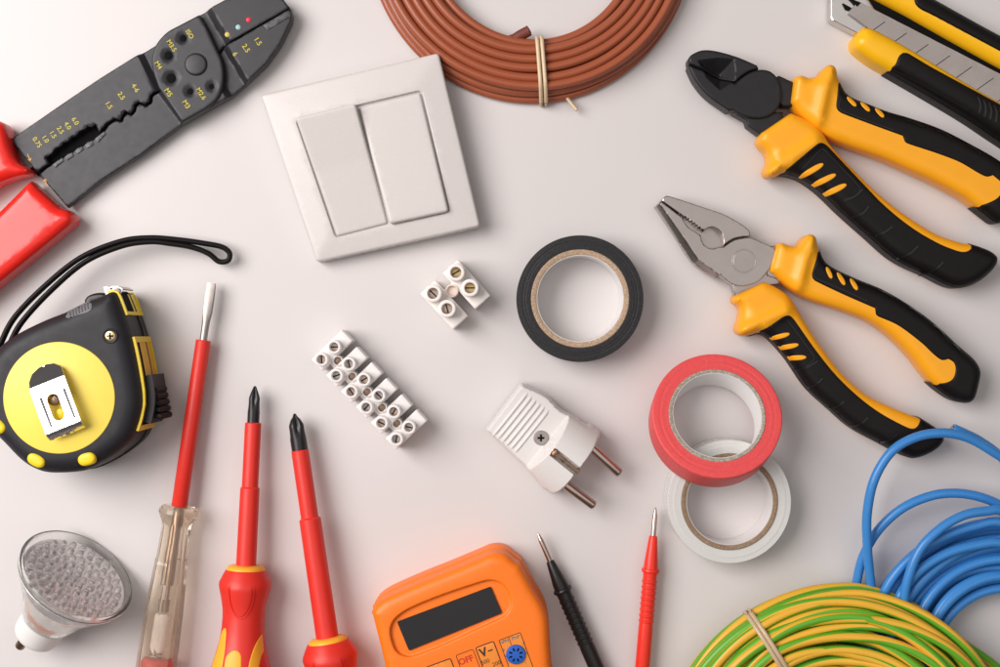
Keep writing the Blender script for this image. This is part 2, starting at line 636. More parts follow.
# ------------------------------------------------------------------ more shape helpers
def ring(prof, cx, cy, seg=64, cz=0.0, axis=None):
    """closed profile [(r, z)] turned about a vertical (or tilted) axis through (cx, cy, cz)"""
    if axis is None:
        ex, ey, ez = np.array([1.0, 0, 0]), np.array([0, 1.0, 0]), np.array([0, 0, 1.0])
    else:
        ez = np.array(axis, float)
        ez /= np.linalg.norm(ez)
        ex = np.cross(np.array([0, 1.0, 0]), ez)
        ex /= np.linalg.norm(ex)
        ey = np.cross(ez, ex)
    c = np.array([cx, cy, cz], float)
    v, f = [], []
    m = len(prof)
    for k in range(seg):
        a = 2 * math.pi * k / seg
        for (r, z) in prof:
            v.append(tuple(c + ex * r * math.cos(a) + ey * r * math.sin(a) + ez * z))
    for k in range(seg):
        n = (k + 1) % seg
        for i in range(m):
            j = (i + 1) % m
            f.append((k * m + i, k * m + j, n * m + j, n * m + i))
    return v, f


def disc(cx, cy, r, z0, z1, seg=32, b=0.6):
    return lathe((cx, cy, z0), (cx, cy, z1), [(0, r * 0.98), (0.01, r), (z1 - z0 - b, r), (z1 - z0 - 0.3 * b, r - 0.3 * b), (z1 - z0, r - b)], seg)


def hug(patch, grip, off=0.9, near=2.2):
    g = np.array(grip, float)
    h = np.roll(g, -1, 0)
    sg = 1 if area2(grip) > 0 else -1
    out = []
    for p in patch:
        p = np.array(p[:2], float)
        ab = h - g
        t = np.clip(((p - g) * ab).sum(1) / np.maximum((ab**2).sum(1), 1e-9), 0, 1)
        c = g + t[:, None] * ab
        dd = np.linalg.norm(c - p, axis=1)
        i = int(dd.argmin())
        ins = inside(p[None, :], [grip])[0]
        if dd[i] < near or not ins:
            e = ab[i] / max(np.linalg.norm(ab[i]), 1e-9)
            n = np.array([e[1], -e[0]]) * sg
            p = c[i] + n * off
        out.append(tuple(p))
    return out


def gripz(outline, zt, r):
    def f(x, y, d=None):
        q = np.stack([np.atleast_1d(x), np.atleast_1d(y)], 1)
        ins = inside(q, [outline])
        dd = segdist(q, [outline]) * ins
        z = zt - r + r * rnd(dd, r)
        return z if np.ndim(x) else float(z[0])
    return f


# ------------------------------------------------------------------ pliers
def ell(x0, y0, x1, y1, w, n=22):
    cx, cy = (x0 + x1) / 2, (y0 + y1) / 2
    L = math.hypot(x1 - x0, y1 - y0) / 2
    ux, uy = (x1 - x0) / (2 * L), (y1 - y0) / (2 * L)
    o = []
    for k in range(n):
        a = 2 * math.pi * k / n
        c, s = math.cos(a), math.sin(a)
        c2 = math.copysign(abs(c)**0.75, c)
        o.append((cx + ux * L * c2 - uy * w / 2 * s, cy + uy * L * c2 + ux * w / 2 * s))
    return o


def open_dist(q, pl):
    A, B = pl[:-1], pl[1:]
    AB = B - A
    t = np.clip(((q[:, None, :] - A) * AB).sum(2) / (AB**2).sum(1), 0, 1)
    return np.sqrt(((q[:, None, :] - (A + t[..., None] * AB))**2).sum(2)).min(1)


ZG, RG = 38.0, 10.5


def handle(root, outline, patch, slits, ridges, panel, crests):
    gl = spl(U(outline, 24), True, 2.6)
    g0 = gripz(gl, ZG, RG)
    cr = [(np.array(U([a, b], ZG)), w, h) for a, b, w, h in (crests or [])]

    def gz(x, y, d=None):
        z = g0(x, y)
        q = np.stack([np.atleast_1d(x), np.atleast_1d(y)], 1)
        for sg_, w, h in cr:
            e = h * np.exp(-(open_dist(q, sg_) / w)**2)
            z = z + (e if np.ndim(x) else float(e[0]))
        return z
    gy = obj('grip', [surf(gl, gz, 4, RG, 3.4,
                           zbf=lambda x, y, d: 10 - 6 * rnd(d, 8))], 'orange_grip', root, angle=60)
    pl = spl(U(patch, 28), True, 2.6)
    ph = hug(pl, gl)
    pr = 1.0

    def pz(x, y, d):
        return gz(x, y) - 0.3 + 1.9 * rnd(d, 1.5)
    pa = obj('rubber_cover', [surf(ph, pz, 8.0, 1.5, 2.8)], 'rubber', root, angle=60)
    geo = []
    for s in slits:
        o = spl(U(s, 33), True, 1.5)
        geo.append(surf(hug(o, gl, 0.8, 0.0), lambda x, y, d: gz(x, y) + 1.2 + 1.0 * rnd(d, 1.0), 16, 1.0, 2.0))
    obj('grip_slit', geo, 'orange_grip', gy, angle=60)
    geo = []
    for s in ridges:
        s = [(s[0][0] * 1.06 - s[1][0] * 0.06, s[0][1] * 1.06 - s[1][1] * 0.06)] + list(s)
        q = spl(U(s, 34), False, 1.5)
        geo.append(line(q, 1.9, lambda x, y: gz(x, y) - 2, lambda x, y: gz(x, y) + 2.7))
    if panel:
        q = spl(U(panel, 36), False, 1.5)
        geo.append(line(q, 0.9, lambda x, y: gz(x, y) - 2, lambda x, y: gz(x, y) + 2.2))
    obj('grip_rib', geo, 'rubber_dark', pa, angle=50)


# diagonal cutters
root = thing('diagonal_cutters', 'side cutting pliers with a blunt black steel head and orange and black grips', 'pliers', 800, 125, 'orange and black pliers')
recess = dens(U([(697, 60.5), (716, 58), (734, 59), (735.5, 70), (735, 80.5), (726, 87), (719.5, 91), (706, 78)], 28), 2)
cutA = [(689, 64.5), (712, 74), (735, 83)]


def headz(zt, r, rec):
    def f(x, y, d):
        q = np.stack([x, y], 1)
        z = zt - r + r * rnd(d, r)
        dr = segdist(q, [rec]) * inside(q, [rec])
        return z - np.minimum(15, dr * 1.1)
    return f


uj = spl(U([(689, 64, 'c'), (688.4, 59), (692, 54.5), (702, 50.3), (715.5, 51), (737, 57), (757, 65.4, 'c'), (758.6, 69, 'c'), (750, 71.5), (742, 76.5), (735.5, 82.6, 'c')], 28), True, 2)
lj = spl(U([(735, 83.6, 'c'), (742.4, 77.2), (750.5, 72.2), (760, 69.8), (769.5, 71.3), (777, 78), (781, 88), (781, 101), (775, 112), (764, 118), (750, 118.3), (738, 114), (733, 110.5, 'c'), (729, 111.5, 'c'), (707, 95.5), (695, 81), (688.3, 67), (688.6, 65, 'c')], 28), True, 2)
obj('jaw', [surf(uj, headz(30, 2.5, recess), 8, 2.5, 1.3, extra_pts=recess), plate(dens(U([(772, 79), (779, 75.6), (797, 84), (797, 106), (783, 106), (770, 95)], 26), 3), 9, 27, 1.5)], 'steel_black', root)
obj('jaw', [surf(lj, headz(30.4, 2.5, recess), 8, 2.5, 1.3, extra_pts=recess), plate(dens(U([(733.5, 113), (746.5, 120.4), (748, 126), (762, 136), (785, 126), (783, 112), (766, 112), (748, 112)], 26), 3), 9, 26.5, 1.5)], 'steel_black', root)
handle(root,
       [(793, 79, 'c'), (800, 76.3), (808, 79), (817, 76), (822, 69.5), (828.5, 66), (834, 69), (837.5, 82), (846, 96), (868, 106), (886, 113), (908, 119.4), (939, 130.5), (969.6, 146), (994, 160), (1012, 174), (1022, 192), (1016, 209), (1000, 222), (994, 222), (973, 206), (962, 198), (935, 183.4), (908, 171), (881, 159), (846, 146), (824, 136), (808, 124), (796, 112), (790, 103, 'c')],
       [(837, 79, 'c'), (838, 84), (846, 96), (868, 106), (886, 113), (908, 119.4), (939, 130.5), (969.6, 146), (994, 160), (1012, 174), (1022, 192), (1016, 209), (1000, 222), (994, 222), (974, 207, 'c'), (984, 204), (994, 198.5), (999, 190), (997.5, 184), (989, 176.6, 'c'), (983, 178), (974, 174), (956, 163.5), (934, 155), (903, 144.5), (899.5, 137.5, 'c'), (868, 126), (838, 114.5), (833.5, 108)],
       [ell(846, 97.5, 854.5, 107.5, 5), ell(860, 102.5, 868, 112.5, 5.2), ell(874.5, 108.5, 882, 118.5, 5.2)],
       [[(906, 121), (914, 124), (922, 128)], [(936, 131), (944, 134), (950, 139)], [(966, 146), (973, 149), (979, 155)]],
       [(841, 95), (838, 107), (842, 112), (868, 122), (893, 131)],
       [((829, 69), (817, 124), 6, 5.0), ((798, 79), (794, 100), 4, 2.5)])
handle(root,
       [(789.5, 114, 'c'), (806, 121), (818, 129.5), (829.7, 147), (854, 172.6), (881, 198), (908, 218.5), (935, 234.7), (959, 243), (968.7, 244.9), (988, 252), (995, 259), (990, 270), (973, 283), (954, 287), (927, 275), (894.5, 259), (867.5, 236), (840.5, 212), (819, 191.5), (800, 178.5), (783, 174), (774, 177), (767, 177.5), (763.5, 172), (767, 163), (766, 154), (757, 143), (760, 134, 'c')],
       [(780, 174.5, 'c'), (790, 174.5), (800, 178.5), (819, 191.5), (840.5, 212), (867.5, 236), (894.5, 259), (927, 275), (954, 287), (973, 283), (990, 270), (995, 259), (988, 252), (968.7, 244.9, 'c'), (968, 249), (962, 252.3), (954, 251.5), (935, 244), (908, 228), (881, 206), (861, 185), (827, 148.5), (820, 144.5), (814, 146), (797, 160)],
       [ell(800, 177.5, 822, 164.5, 6), ell(811.5, 186.5, 834.5, 175, 6), ell(822.5, 196, 845, 185, 6)],
       [[(843, 201), (853, 197), (861, 190)], [(853, 217), (861, 214), (867, 207)], [(875.5, 236), (884, 232), (890.5, 227)], [(898.5, 258.5), (908, 254), (916, 246.5)], [(921.5, 275), (932, 271), (941, 262.5)]],
       [(801, 170), (820, 150), (826, 153), (858, 187), (858, 194)],
       [((768, 174), (815, 142), 6, 5.0), ((760, 136), (787, 117), 4, 2.5)])

# combination pliers
root = thing('combination_pliers', 'flat nose combination pliers with a silver steel head and orange and black grips', 'pliers', 790, 300, 'orange and black pliers')
teethU = []
n = 7
for i in range(n * 2 + 1):
    t_ = i / (n * 2)
    teethU.append((703.5 - 19.5 * t_ + (0.8 if i % 2 else -0.5), 232 - 14.6 * t_ - (1.6 if i % 2 else 0), 'c'))
uj = spl(U([(661.2, 200.6, 'c'), (663.5, 197.5), (667, 195.8), (683, 200.7), (707.7, 209), (724, 214.7), (740.6, 224), (748.5, 230.5), (750, 236.4, 'c'), (740, 237.2), (732, 239.4), (723.3, 245.3, 'c'), (723, 239), (720, 231.5), (713, 227.3), (707, 228.4)] + teethU + [(683, 216.2, 'c')], 26), True, 1.6)
lj = spl(U([(660.5, 201.6, 'c'), (683.2, 218.6, 'c'), (684, 222), (689.5, 228.5), (696, 232.5), (700.5, 235.5, 'c'), (701.3, 240), (705, 246), (712, 248.9), (719, 247.2), (723.4, 247.3, 'c'), (732.4, 241), (740, 238.8), (750, 238), (762, 242.6), (775, 248.5, 'c'), (774, 261), (768, 270.5), (759, 280.6), (747, 285.4), (734, 285), (722.5, 277.5), (720.5, 274.5, 'c'), (713.5, 277, 'c'), (694.5, 263), (674.7, 233.7), (658, 209), (655.6, 206, 'c')], 26), True, 1.6)
facet = dens(U([(656.5, 208), (684.6, 247), (714, 277)], 26), 3, closed=False)
llow = np.array(U([(655, 206), (674.7, 233.7), (694.5, 263), (713.5, 277)], 26))


fpts = []
_l = np.array(spl([tuple(p) for p in llow], False, 1.2))
_t = np.gradient(_l, axis=0)
_t /= np.linalg.norm(_t, axis=1, keepdims=True)
_n = np.stack([_t[:, 1], -_t[:, 0]], 1)
for o_ in (1.6, 3.2, 4.7, 5.0, 5.6):
    fpts += [tuple(p) for p in _l + _n * o_]


def cz(x, y, d):
    q = np.stack([x, y], 1)
    z = 27.2 + 0.8 * rnd(d, 0.8)
    return z - np.clip(5.0 - open_dist(q, llow), 0, 5.0) * 1.7


obj('jaw', [surf(uj, lambda x, y, d: 27.0 + 1.0 * rnd(d, 1.0), 8, 1.0, 3)], 'steel', root)
lower_jaw = obj('jaw', [surf(lj, cz, 8, 0.8, 1.4, extra_pts=fpts), plate(dens(U([(731, 280), (732.5, 287), (735, 296), (755, 295), (770, 285), (780, 284), (775, 262), (760, 270)], 22), 3), 9, 24, 1.0),
                        plate(dens(U([(768, 246), (776, 246), (784, 262), (780, 280), (766, 276)], 22), 3), 9, 25, 1.0)], 'steel', root)
obj('jaw_lining', [plate(dens(U([(676, 214), (700, 222), (716, 224), (727, 240), (722, 252), (706, 252), (690, 236)], 18), 3), 8.5, 19, 1.0)], 'steel', root)
c = P(744, 261, 28)
obj('pivot', [ring([(10.7, 27.0), (11.2, 28.4), (11.9, 28.4), (12.4, 27.0)], *c, seg=40), disc(*c, 10.5, 20, 28.2, 40, 0.15)], 'steel', root, angle=15)
handle(root,
       [(776, 244.5, 'c'), (781, 243), (788, 245.5), (796, 246), (802.4, 238), (808, 234.6), (814, 237.5), (817, 248), (825, 264), (851, 278), (881, 290.5), (910, 307.5), (934, 325.5), (955, 345), (972, 360), (977.7, 370), (976.6, 382), (971.5, 399), (964, 402), (950, 397.5), (929.5, 381.6), (910, 357), (889, 336), (867, 321), (842, 311), (815, 302), (797, 294), (782, 283), (769, 271, 'c')],
       [(816.5, 250, 'c'), (825, 264), (851, 278), (881, 290.5), (910, 307.5), (934, 325.5), (955, 345), (972, 360), (977.7, 370), (976.6, 382), (971.5, 399), (964, 402), (950, 397.5), (930, 382, 'c'), (940, 382.8), (949, 378.6), (952, 369), (950, 362), (944.5, 358.8, 'c'), (938.5, 360), (930, 354), (919, 343.5), (895, 325.5), (876, 317), (873, 315, 'c'), (872, 308.5, 'c'), (840, 294.5), (812, 281), (809.3, 275)],
       [ell(825.5, 267, 830, 279, 4.6), ell(836.5, 272.5, 843, 285.5, 5), ell(849.5, 278.5, 855.5, 290.5, 5)],
       [[(878, 290), (886, 293), (893, 298)], [(908, 307), (915, 310), (921, 316)], [(932, 325), (938, 328), (944, 335)], [(953, 344), (957, 348), (961, 354)]],
       [(817, 262), (812.5, 274), (816, 279), (842, 290), (866, 301)],
       [((810, 238), (797, 289), 6, 5.0), ((779, 246), (772, 268), 4, 2.5)])
handle(root,
       [(763.5, 282, 'c'), (776, 288), (788, 297), (802, 319.5), (820, 346.5), (841, 373.5), (865, 394.5), (889, 406.5), (910, 415), (918, 418), (938, 431), (942, 437), (938, 445), (928, 452), (913, 457), (903, 454.5), (883, 444), (853, 427.5), (832, 409.5), (808, 387), (787, 357), (769, 337.5), (758, 333), (748, 335.5), (739, 335), (735.5, 329), (739, 317), (739, 308), (732.5, 302), (733, 296.5, 'c')],
       [(749, 335, 'c'), (758, 333), (769, 337.5), (787, 357), (808, 387), (832, 409.5), (853, 427.5), (883, 444), (903, 454.5), (913, 457), (928, 452), (938, 445), (942, 437), (938, 431), (917, 417.5, 'c'), (917, 421.5), (911.5, 427.5), (904, 426.6), (880, 414), (859, 399), (835, 376.5), (814, 351), (792, 320), (786.5, 315.6), (780, 317), (764, 328)],
       [ell(770, 339, 788.5, 333.6, 5), ell(777.5, 348.8, 797.5, 344.4, 5.2), ell(786.5, 358.5, 805, 357, 5.2)],
       [[(795, 371), (806, 367), (816, 361)], [(810, 388), (815, 384), (821, 378)], [(831, 409), (837, 406), (842, 401)], [(853, 427), (860, 423), (866, 417)], [(880, 443), (888, 440), (895, 434)]],
       [(767, 331), (782, 320), (787, 321), (813, 357), (806, 366)],
       [((742, 331), (785, 311), 6, 5.0), ((736, 299), (761, 285), 4, 2.5)])

# ------------------------------------------------------------------ utility knife
root = thing('utility_knife', 'yellow and black snap-off utility knife with its segmented blade closed, at the top right corner', 'knife', 930, 50)
ax = np.array([0.889, 0.458])
nx = np.array([-0.458, 0.889])
o0 = np.array([843.0, 7.0])


def K(s, w):
    p = o0 + ax * s + nx * w
    return (p[0], p[1])


body = spl([(853.5, 39, 'c'), (862, 27.5, 'c'), (872, 29), (904, 46), (1000, 103), (1140, 176), (1150, 190), (1146, 214), (1128, 216), (1060, 178), (1000, 140), (967, 118), (925, 93), (887, 71), (870, 61), (854.5, 48)], True, 4)
obj('body', [surf(U(body, 20), lambda x, y, d: 18 + 12 * rnd(d, 12), 0, 12, 5)], 'knife_yellow', root, angle=55)
body2 = spl([(866, -9, 'c'), (880, 1), (905, 15), (1000, 68), (1150, 146), (1160, 130), (1140, 108), (1000, 37), (940, 4), (915, -10), (890, -24), (872, -22)], True, 4)
obj('body', [surf(U(body2, 20), lambda x, y, d: 19 + 12 * rnd(d, 12), 0, 12, 5)], 'knife_yellow', root, angle=55)
g1 = spl(U([(904, 54), (930, 69), (1000, 106), (1135, 178), (1144, 192), (1140, 210), (1126, 212), (1060, 176), (1000, 140.5), (967, 118.3), (925, 93.5), (888, 72), (893, 66), (897, 57)], 22), True, 3)
g1h = hug(g1, U(body, 20), 1.0, 3.0)
bz1 = gripz(U(body, 20), 30, 12)
g1o = obj('rubber_grip', [surf(g1h, lambda x, y, d: bz1(x, y) - 0.4 + 2.4 * rnd(d, 2.5), 0.3, 2.5, 4)], 'rubber', root, angle=55)
geo = []
for i in range(16):
    s = 153 + i * 6
    p, q = K(s, 29), K(s + 9, 43)
    geo.append(line(spl([p, ((p[0] + q[0]) / 2 + 1.5, (p[1] + q[1]) / 2 - 1), q], False, 2), 2.2, lambda x, y: 2, lambda x, y: bz1(x, y) + 3.2))
geo.append(line(spl(U([(893, 71), (925, 88), (967, 112)], 22), False, 3), 1.5, lambda x, y: 6, lambda x, y: bz1(x, y) + 2.6))
obj('grip_rib', geo, 'rubber_dark', g1o)
g2 = spl(U([(913, -8), (911.5, 4), (917, 11), (930, 17.5), (1000, 55), (1140, 128), (1150, 122), (1136, 106), (1000, 37), (940, 4), (918, -9)], 22), True, 3)
bz2 = gripz(U(body2, 20), 31, 12)
obj('rubber_grip', [surf(hug(g2, U(body2, 20), 1.0, 3.0), lambda x, y, d: bz2(x, y) - 0.4 + 2.4 * rnd(d, 2.5), 4, 2.5, 4)], 'rubber', root, angle=55)
obj('channel', [plate(dens([K(14, -14), K(330, -14), K(330, 22), K(14, 22)], 10), 2, 17, 0)], 'dark', root)
nose = spl(U([(831, -4, 'c'), (831, 19.2, 'c'), (859, 33.5, 'c'), (876, 40, 'c'), (882, 20, 'c'), (868, -2, 'c'), (850, -14, 'c')], 18), True, 4)
obj('nose', [plate(nose, 3, 17.5, 1.0)], 'steel_bright', root)
bl = dens(U([(849, 13.5), (858, 0.5), (876, 10), (1000, 73.5), (1130, 141), (1130, 170), (1000, 104.5), (904, 50.5), (870, 29)], 21), 6)
obj('blade', [plate(bl, 17.5, 20.5, 0.3)], 'steel', root, smooth=False)
geo = []
for i in range(9):
    s = 44 + i * 24.5
    p, q = K(s, -6), K(s - 12, 17)
    geo.append(line([P(*p, 21), P(*q, 21)], 0.7, 19, 20.75))
obj('score_line', geo, 'dark', root)
obj('blade_catch', [plate(dens(U([(843, 3), (852, 8), (850, 10.5), (846, 9)], 20), 1), 17, 20, 0.3), plate(dens(U([(848, -3), (855, 0.5), (861, 3), (857, 7), (853, 2)], 20), 1), 17, 21, 0.3)], 'dark', root)

# ------------------------------------------------------------------ wire stripper
root = thing('wire_stripper', 'black crimping and wire stripping pliers with red handles and yellow printed sizes', 'crimping tool', 150, 90)
ZB = 20.0
cut = [(36.6, 172), (44, 166.5), (48.5, 163.5), (45, 157.5), (52, 153.5), (55, 148.5), (60, 146.5), (63, 142.5), (68, 141), (71, 137), (76, 135.5), (79, 131.5), (84, 129.5), (87, 126), (91, 126.8), (95, 123.8), (99, 131.3), (106, 123.5), (114, 118.2), (119.5, 119.8), (121.5, 115), (124.5, 110.8), (130, 113.2), (133, 109.5), (134, 104.5), (138, 101.2), (144, 104.3), (149, 101), (150, 95), (153, 92.2), (158.5, 90.2)]
cutL = [(159, 91.6), (154, 93.6), (151.5, 96), (150.5, 102), (145, 105.8), (138.5, 103), (135.5, 105.5), (134.2, 110.8), (130.5, 114.8), (125, 112.6), (123, 116), (120.5, 121.2), (114, 119.6), (107, 125), (101, 133.8), (97, 134.5), (92, 139.5), (86, 141), (82, 145.5), (76, 147), (72, 151.5), (66, 153), (62, 157.5), (56, 159.5), (49, 165), (44.5, 168), (37.6, 173.4)]
upper = [(10, 139.5), (67, 100.3), (100, 78), (132, 58), (156, 43), (166, 32), (180, 23.5), (200, 13), (226, -1), (250, -8), (268, -9), (283, -1), (289.5, 7.5), (262, 23.2), (240, 36), (222, 45.5), (215, 54), (190, 75)]
up = dens(U(upper + [(158.5, 90.2)], ZB), 4)
up = dens(U(upper[:-1] + [(200, 66)] + cut[::-1], ZB), 3.5)
lowpts = [(37.5, 174), (66, 207), (100, 180), (140, 154), (180, 124.5), (206, 110), (230, 96.5), (244, 85), (266, 64), (280, 44.5), (291, 22), (292, 15), (290.5, 9), (262.5, 24.8), (240.5, 37.8), (223, 47), (216.5, 55), (200, 70)]
lo = dens(U(lowpts + cutL[:-1], ZB), 3.5)


def step_up(x, y, d):
    # recessed towards the pivot plate, ground slopes at both ends
    k = (DC - ZB) / DC
    X = 500 + (x - 500) / k
    Y = 333.5 + (y - 333.5) / k
    s = (X - 132) * 0.83 + (Y - 58) * -0.56        # along the tool
    w = (X - 132) * 0.56 + (Y - 58) * 0.83
    z = ZB - 1.2 + 1.2 * rnd(d, 1.2)
    drop = np.clip((s - (6 - 0.15 * w)) / 6, 0, 1) * np.clip(((94 - 0.05 * w) - s) / 7, 0, 1)
    return z - 5.5 * drop


def step_lo(x, y, d):
    k = (DC - ZB) / DC
    X = 500 + (x - 500) / k
    Y = 333.5 + (y - 333.5) / k
    # bright edges: (157,92)-(181,124) and (222,47)-(244,84)
    s = (X - 157) * 0.80 - (Y - 92) * 0.60
    s2 = (X - 222) * 0.86 - (Y - 47) * 0.51
    z = ZB - 2.7 + 1.2 * rnd(d, 1.2)
    z = z - 2.2 + 4.4 * np.clip(s / 4.5, 0, 1)
    z = z - 6.0 * np.clip((s - 52) / 6, 0, 1) + 6.5 * np.clip(s2 / 5.5, 0, 1)
    return z


ju = obj('jaw', [surf(up, step_up, 8, 1.2, 1.7)], 'stripper_black', root, angle=30)
jl = obj('jaw', [surf(lo, step_lo, 8, 1.2, 1.7)], 'stripper_black', root, angle=30)
obj('slot_shade', [plate(dens(U([(30, 168), (60, 142), (98, 118), (150, 88), (170, 70), (225, 40), (262, 20), (278, 12), (282, 18), (264, 30), (226, 56), (180, 96), (150, 110), (100, 140), (50, 172), (38, 176)], 10), 5), 5, 10, 0.5)], 'dark', root)  # dark sheet below the jaws in place of the shade in the slot
holes = [(183, 38, 3.3), (168.3, 55.3, 4.1), (171, 78, 4.7), (190, 91.3, 3.0), (211.3, 86.2, 2.6)]
disc_o = spl(U([(160.5, 38), (155, 46), (151.8, 56), (151.8, 66), (154.5, 77), (158.5, 88, 'c'), (182, 122.5, 'c'), (206, 109, 'c'), (217, 99), (222.5, 86), (223.5, 72), (221.5, 60), (217.5, 51), (206.5, 27, 'c'), (199, 14.5, 'c'), (180, 24.5), (168, 31)], 24), True, 2.4)
hl = [U(circ(h[0], h[1], h[2], 20), 24) for h in holes]
obj('pivot_plate', [surf(disc_o, lambda x, y, d: 22.0 + 2.0 * rnd(d, 2.4), 12, 2.4, 2.2, holes=hl, hr=0)], 'stripper_black', root, angle=35)
obj('hole_shade', [disc(*P(h[0], h[1], 22), h[2] + 0.5, 10, 22.2, 20) for h in holes], 'dark', root)  # dark discs set under the holes, painting the shade inside them
c = P(195.5, 64, 26)
obj('rivet', [lathe((*c, 20), (*c, 30), [(0, 11.2), (4.4, 11.2), (5.2, 10.8), (5.9, 9.6), (6.1, 8.5), (6.2, 0.01)], 40)], 'stripper_black', root, angle=35)
strip = dens(U([(263.5, 25.6), (286, 11.6), (291, 16.5), (267.5, 30.5)], ZB + 1), 3)
obj('cutting_edge', [plate(strip, 12, ZB + 2.0, 0.4)], 'stripper_edge', root, angle=30)
for q in ([(52, 164), (61, 157.5), (63, 160.5), (54, 167.5)], [(64, 156.5), (71, 152), (73, 155.5), (66, 160)], [(74, 150.5), (81, 146), (83, 149), (76, 153.5)],
          [(84, 144.5), (91, 140.5), (93, 144), (86, 148)], [(94, 138.5), (103, 131), (105, 133.5), (97, 142)]):
    obj('crimping_tooth', [plate(dens(U(q, ZB), 2), 10, ZB - 2.6, 0.4)], 'stripper_edge', root, angle=30)
TA = -57
ZP = ZB + 0.35
tx = lambda s, x, y, z, sz, a=TA, b=0.0: text(s, *P(x, y, z), z, sz, a, bold=0.014)
obj('size_marking', [tx(s, x, y, ZB + 0.35, sz) for s, x, y, sz in (
    ('0.75', 37, 142.5, 6.6), ('1.0', 45.3, 139, 6.4), ('1.5', 52.8, 134.6, 6.4), ('2.5', 60.3, 130.2, 6.4), ('4.0', 67.6, 125.8, 6.4), ('6.0', 75.2, 121.2, 6.4),
    ('1.5', 108.8, 105.2, 6.6), ('2.5', 121.3, 96, 6.6), ('4-6', 135.3, 88, 6.6))] +
    [tx(s, x, y, 24.4, sz) for s, x, y, sz in (('M3.5', 171.5, 45.8, 6.4), ('M4', 158.3, 65.3, 6.4), ('M5', 168.3, 92.6, 6.8), ('M3', 186.2, 104.5, 6.8), ('M2.6', 201, 93.8, 6.4), ('ISO', 189.6, 34.2, 6.4))] +
    [tx(s, x, y, ZB + 1.75, sz) for s, x, y, sz in (('6', 235, 54.2, 7), ('2.5', 246, 48.4, 7), ('1.5', 257.8, 41.4, 7))], 'print_yellow', root, smooth=False)


def arrow(x, y, dx, dy, z):
    L = math.hypot(dx, dy)
    ux, uy = dx / L, dy / L
    tip = (x + dx / 2, y + dy / 2)
    g = [line(U([(x - dx / 2, y - dy / 2), tip], z), 0.7, z - 0.3, z)]
    for s in (-1, 1):
        g.append(line(U([tip, (tip[0] - ux * 2.6 - uy * 1.6 * s, tip[1] - uy * 2.6 + ux * 1.6 * s)], z), 0.7, z - 0.3, z))
    return g


obj('arrow_marking', arrow(29, 157.5, 3, 7, ZB + 0.35) + arrow(46, 182.5, -3.5, -7.5, ZB - 3.3), 'print_orange', root, smooth=False)
for (x, y, m) in ((227.3, 34.6, 'dot_yellow'), (238.2, 27.2, 'dot_white'), (248.6, 19.8, 'dot_red')):
    c = P(x, y, ZB)
    obj('colour_dot', [lathe((*c, 15), (*c, 22), [(0, 2.5), (5.2, 2.5), (5.7, 1.8), (5.9, 0.01)], 18)], m, root)
h1 = spl([(-4, 121), (3, 122.5), (8, 126.5), (10.5, 135), (14, 149), (21, 163), (33.5, 171.3), (30, 175), (18, 178), (0, 185), (-30, 205), (-110, 262), (-190, 320), (-214, 312), (-200, 280), (-110, 205), (-40, 150), (-12, 128)], True, 4)
obj('handle', [surf(U(h1, 22), lambda x, y, d: 27 + 10 * rnd(d, 10), 0, 10, 5, zbf=lambda x, y, d: 12 - 12 * rnd(d, 12))], 'red_pvc', root, angle=60)
h2 = spl([(33.2, 182, 'c'), (62, 208.5), (70, 211), (77, 219.5), (72, 227), (45, 249.5), (0, 286), (-60, 335), (-130, 385), (-150, 372), (-120, 320), (-60, 255), (-20, 232), (0, 215)], True, 4)
obj('handle', [surf(U(h2, 22), lambda x, y, d: 27 + 10 * rnd(d, 10), 0, 10, 5, zbf=lambda x, y, d: 12 - 12 * rnd(d, 12))], 'red_pvc', root, angle=60)

# ------------------------------------------------------------------ light switch (one corner rests on the brown coil)
root = thing('light_switch', 'white double rocker light switch in a square white frame', 'light switch', 371, 160)


def tiltf(x, y):
    s = (np.asarray(x) - 316) * 0.56 - (np.asarray(y) - 262) * 0.83
    return np.clip(s, -20, 400) * 0.062


fo = rounded(U([(262, 96.5), (439.5, 56.5), (480.5, 227), (316.5, 262.5)], 15), 4)
fi = rounded(U([(296.5, 121), (422.3, 92.5), (450.5, 212.8), (335.8, 238.2)], 20), 5)
fi2 = rounded(U([(294.5, 119), (423.8, 90.5), (452.5, 214.2), (334.2, 240.4)], 20), 6)


def frz(x, y, d):
    q = np.stack([x, y], 1)
    do = segdist(q, [fo])
    di = segdist(q, [fi])
    return 15.5 + 2.4 * rnd(do, 2.6) + 3.0 * np.clip(do / 30, 0, 1) - 1.4 * (1 - rnd(di, 1.2)) + tiltf(x, y)


obj('frame', [surf(fo, frz, 0, 2.6, 6, holes=[fi], hr=1.2, zbf=lambda x, y, d: tiltf(x, y))], 'white_switch', root, angle=50)
obj('mounting_plate', [plate(fi2, 1, 17, 0, tilt=tiltf)], 'white_switch', root)


def rocker(pts, a0, a1, z):
    o = rounded(U(pts, z), 3.0)
    top = np.array(o)
    ys = top[:, 1]

    def zf(x, y, d):
        t = ((x - 371) * 0.235 + (y - 163) * 0.972) / 62
        return z - 2.6 + 2.6 * rnd(d, 2.6) + np.interp(t, [-1, 0, 1], a0) + tiltf(x, y)
    obj('rocker', [surf(o, zf, 8, 2.6, 5, zbf=lambda x, y, d: 8 + tiltf(x, y))], 'white_switch', root, angle=50)


rocker([(297.6, 120.2), (357.2, 106.2), (387.8, 223.6), (336.6, 236.6)], (9.0, 1.2, -2.0), 0, 22)
rocker([(359.2, 108.0), (421.0, 94.0), (449.0, 212.2), (390.2, 224.6)], (-2.0, 0.6, 3.6), 0, 22)

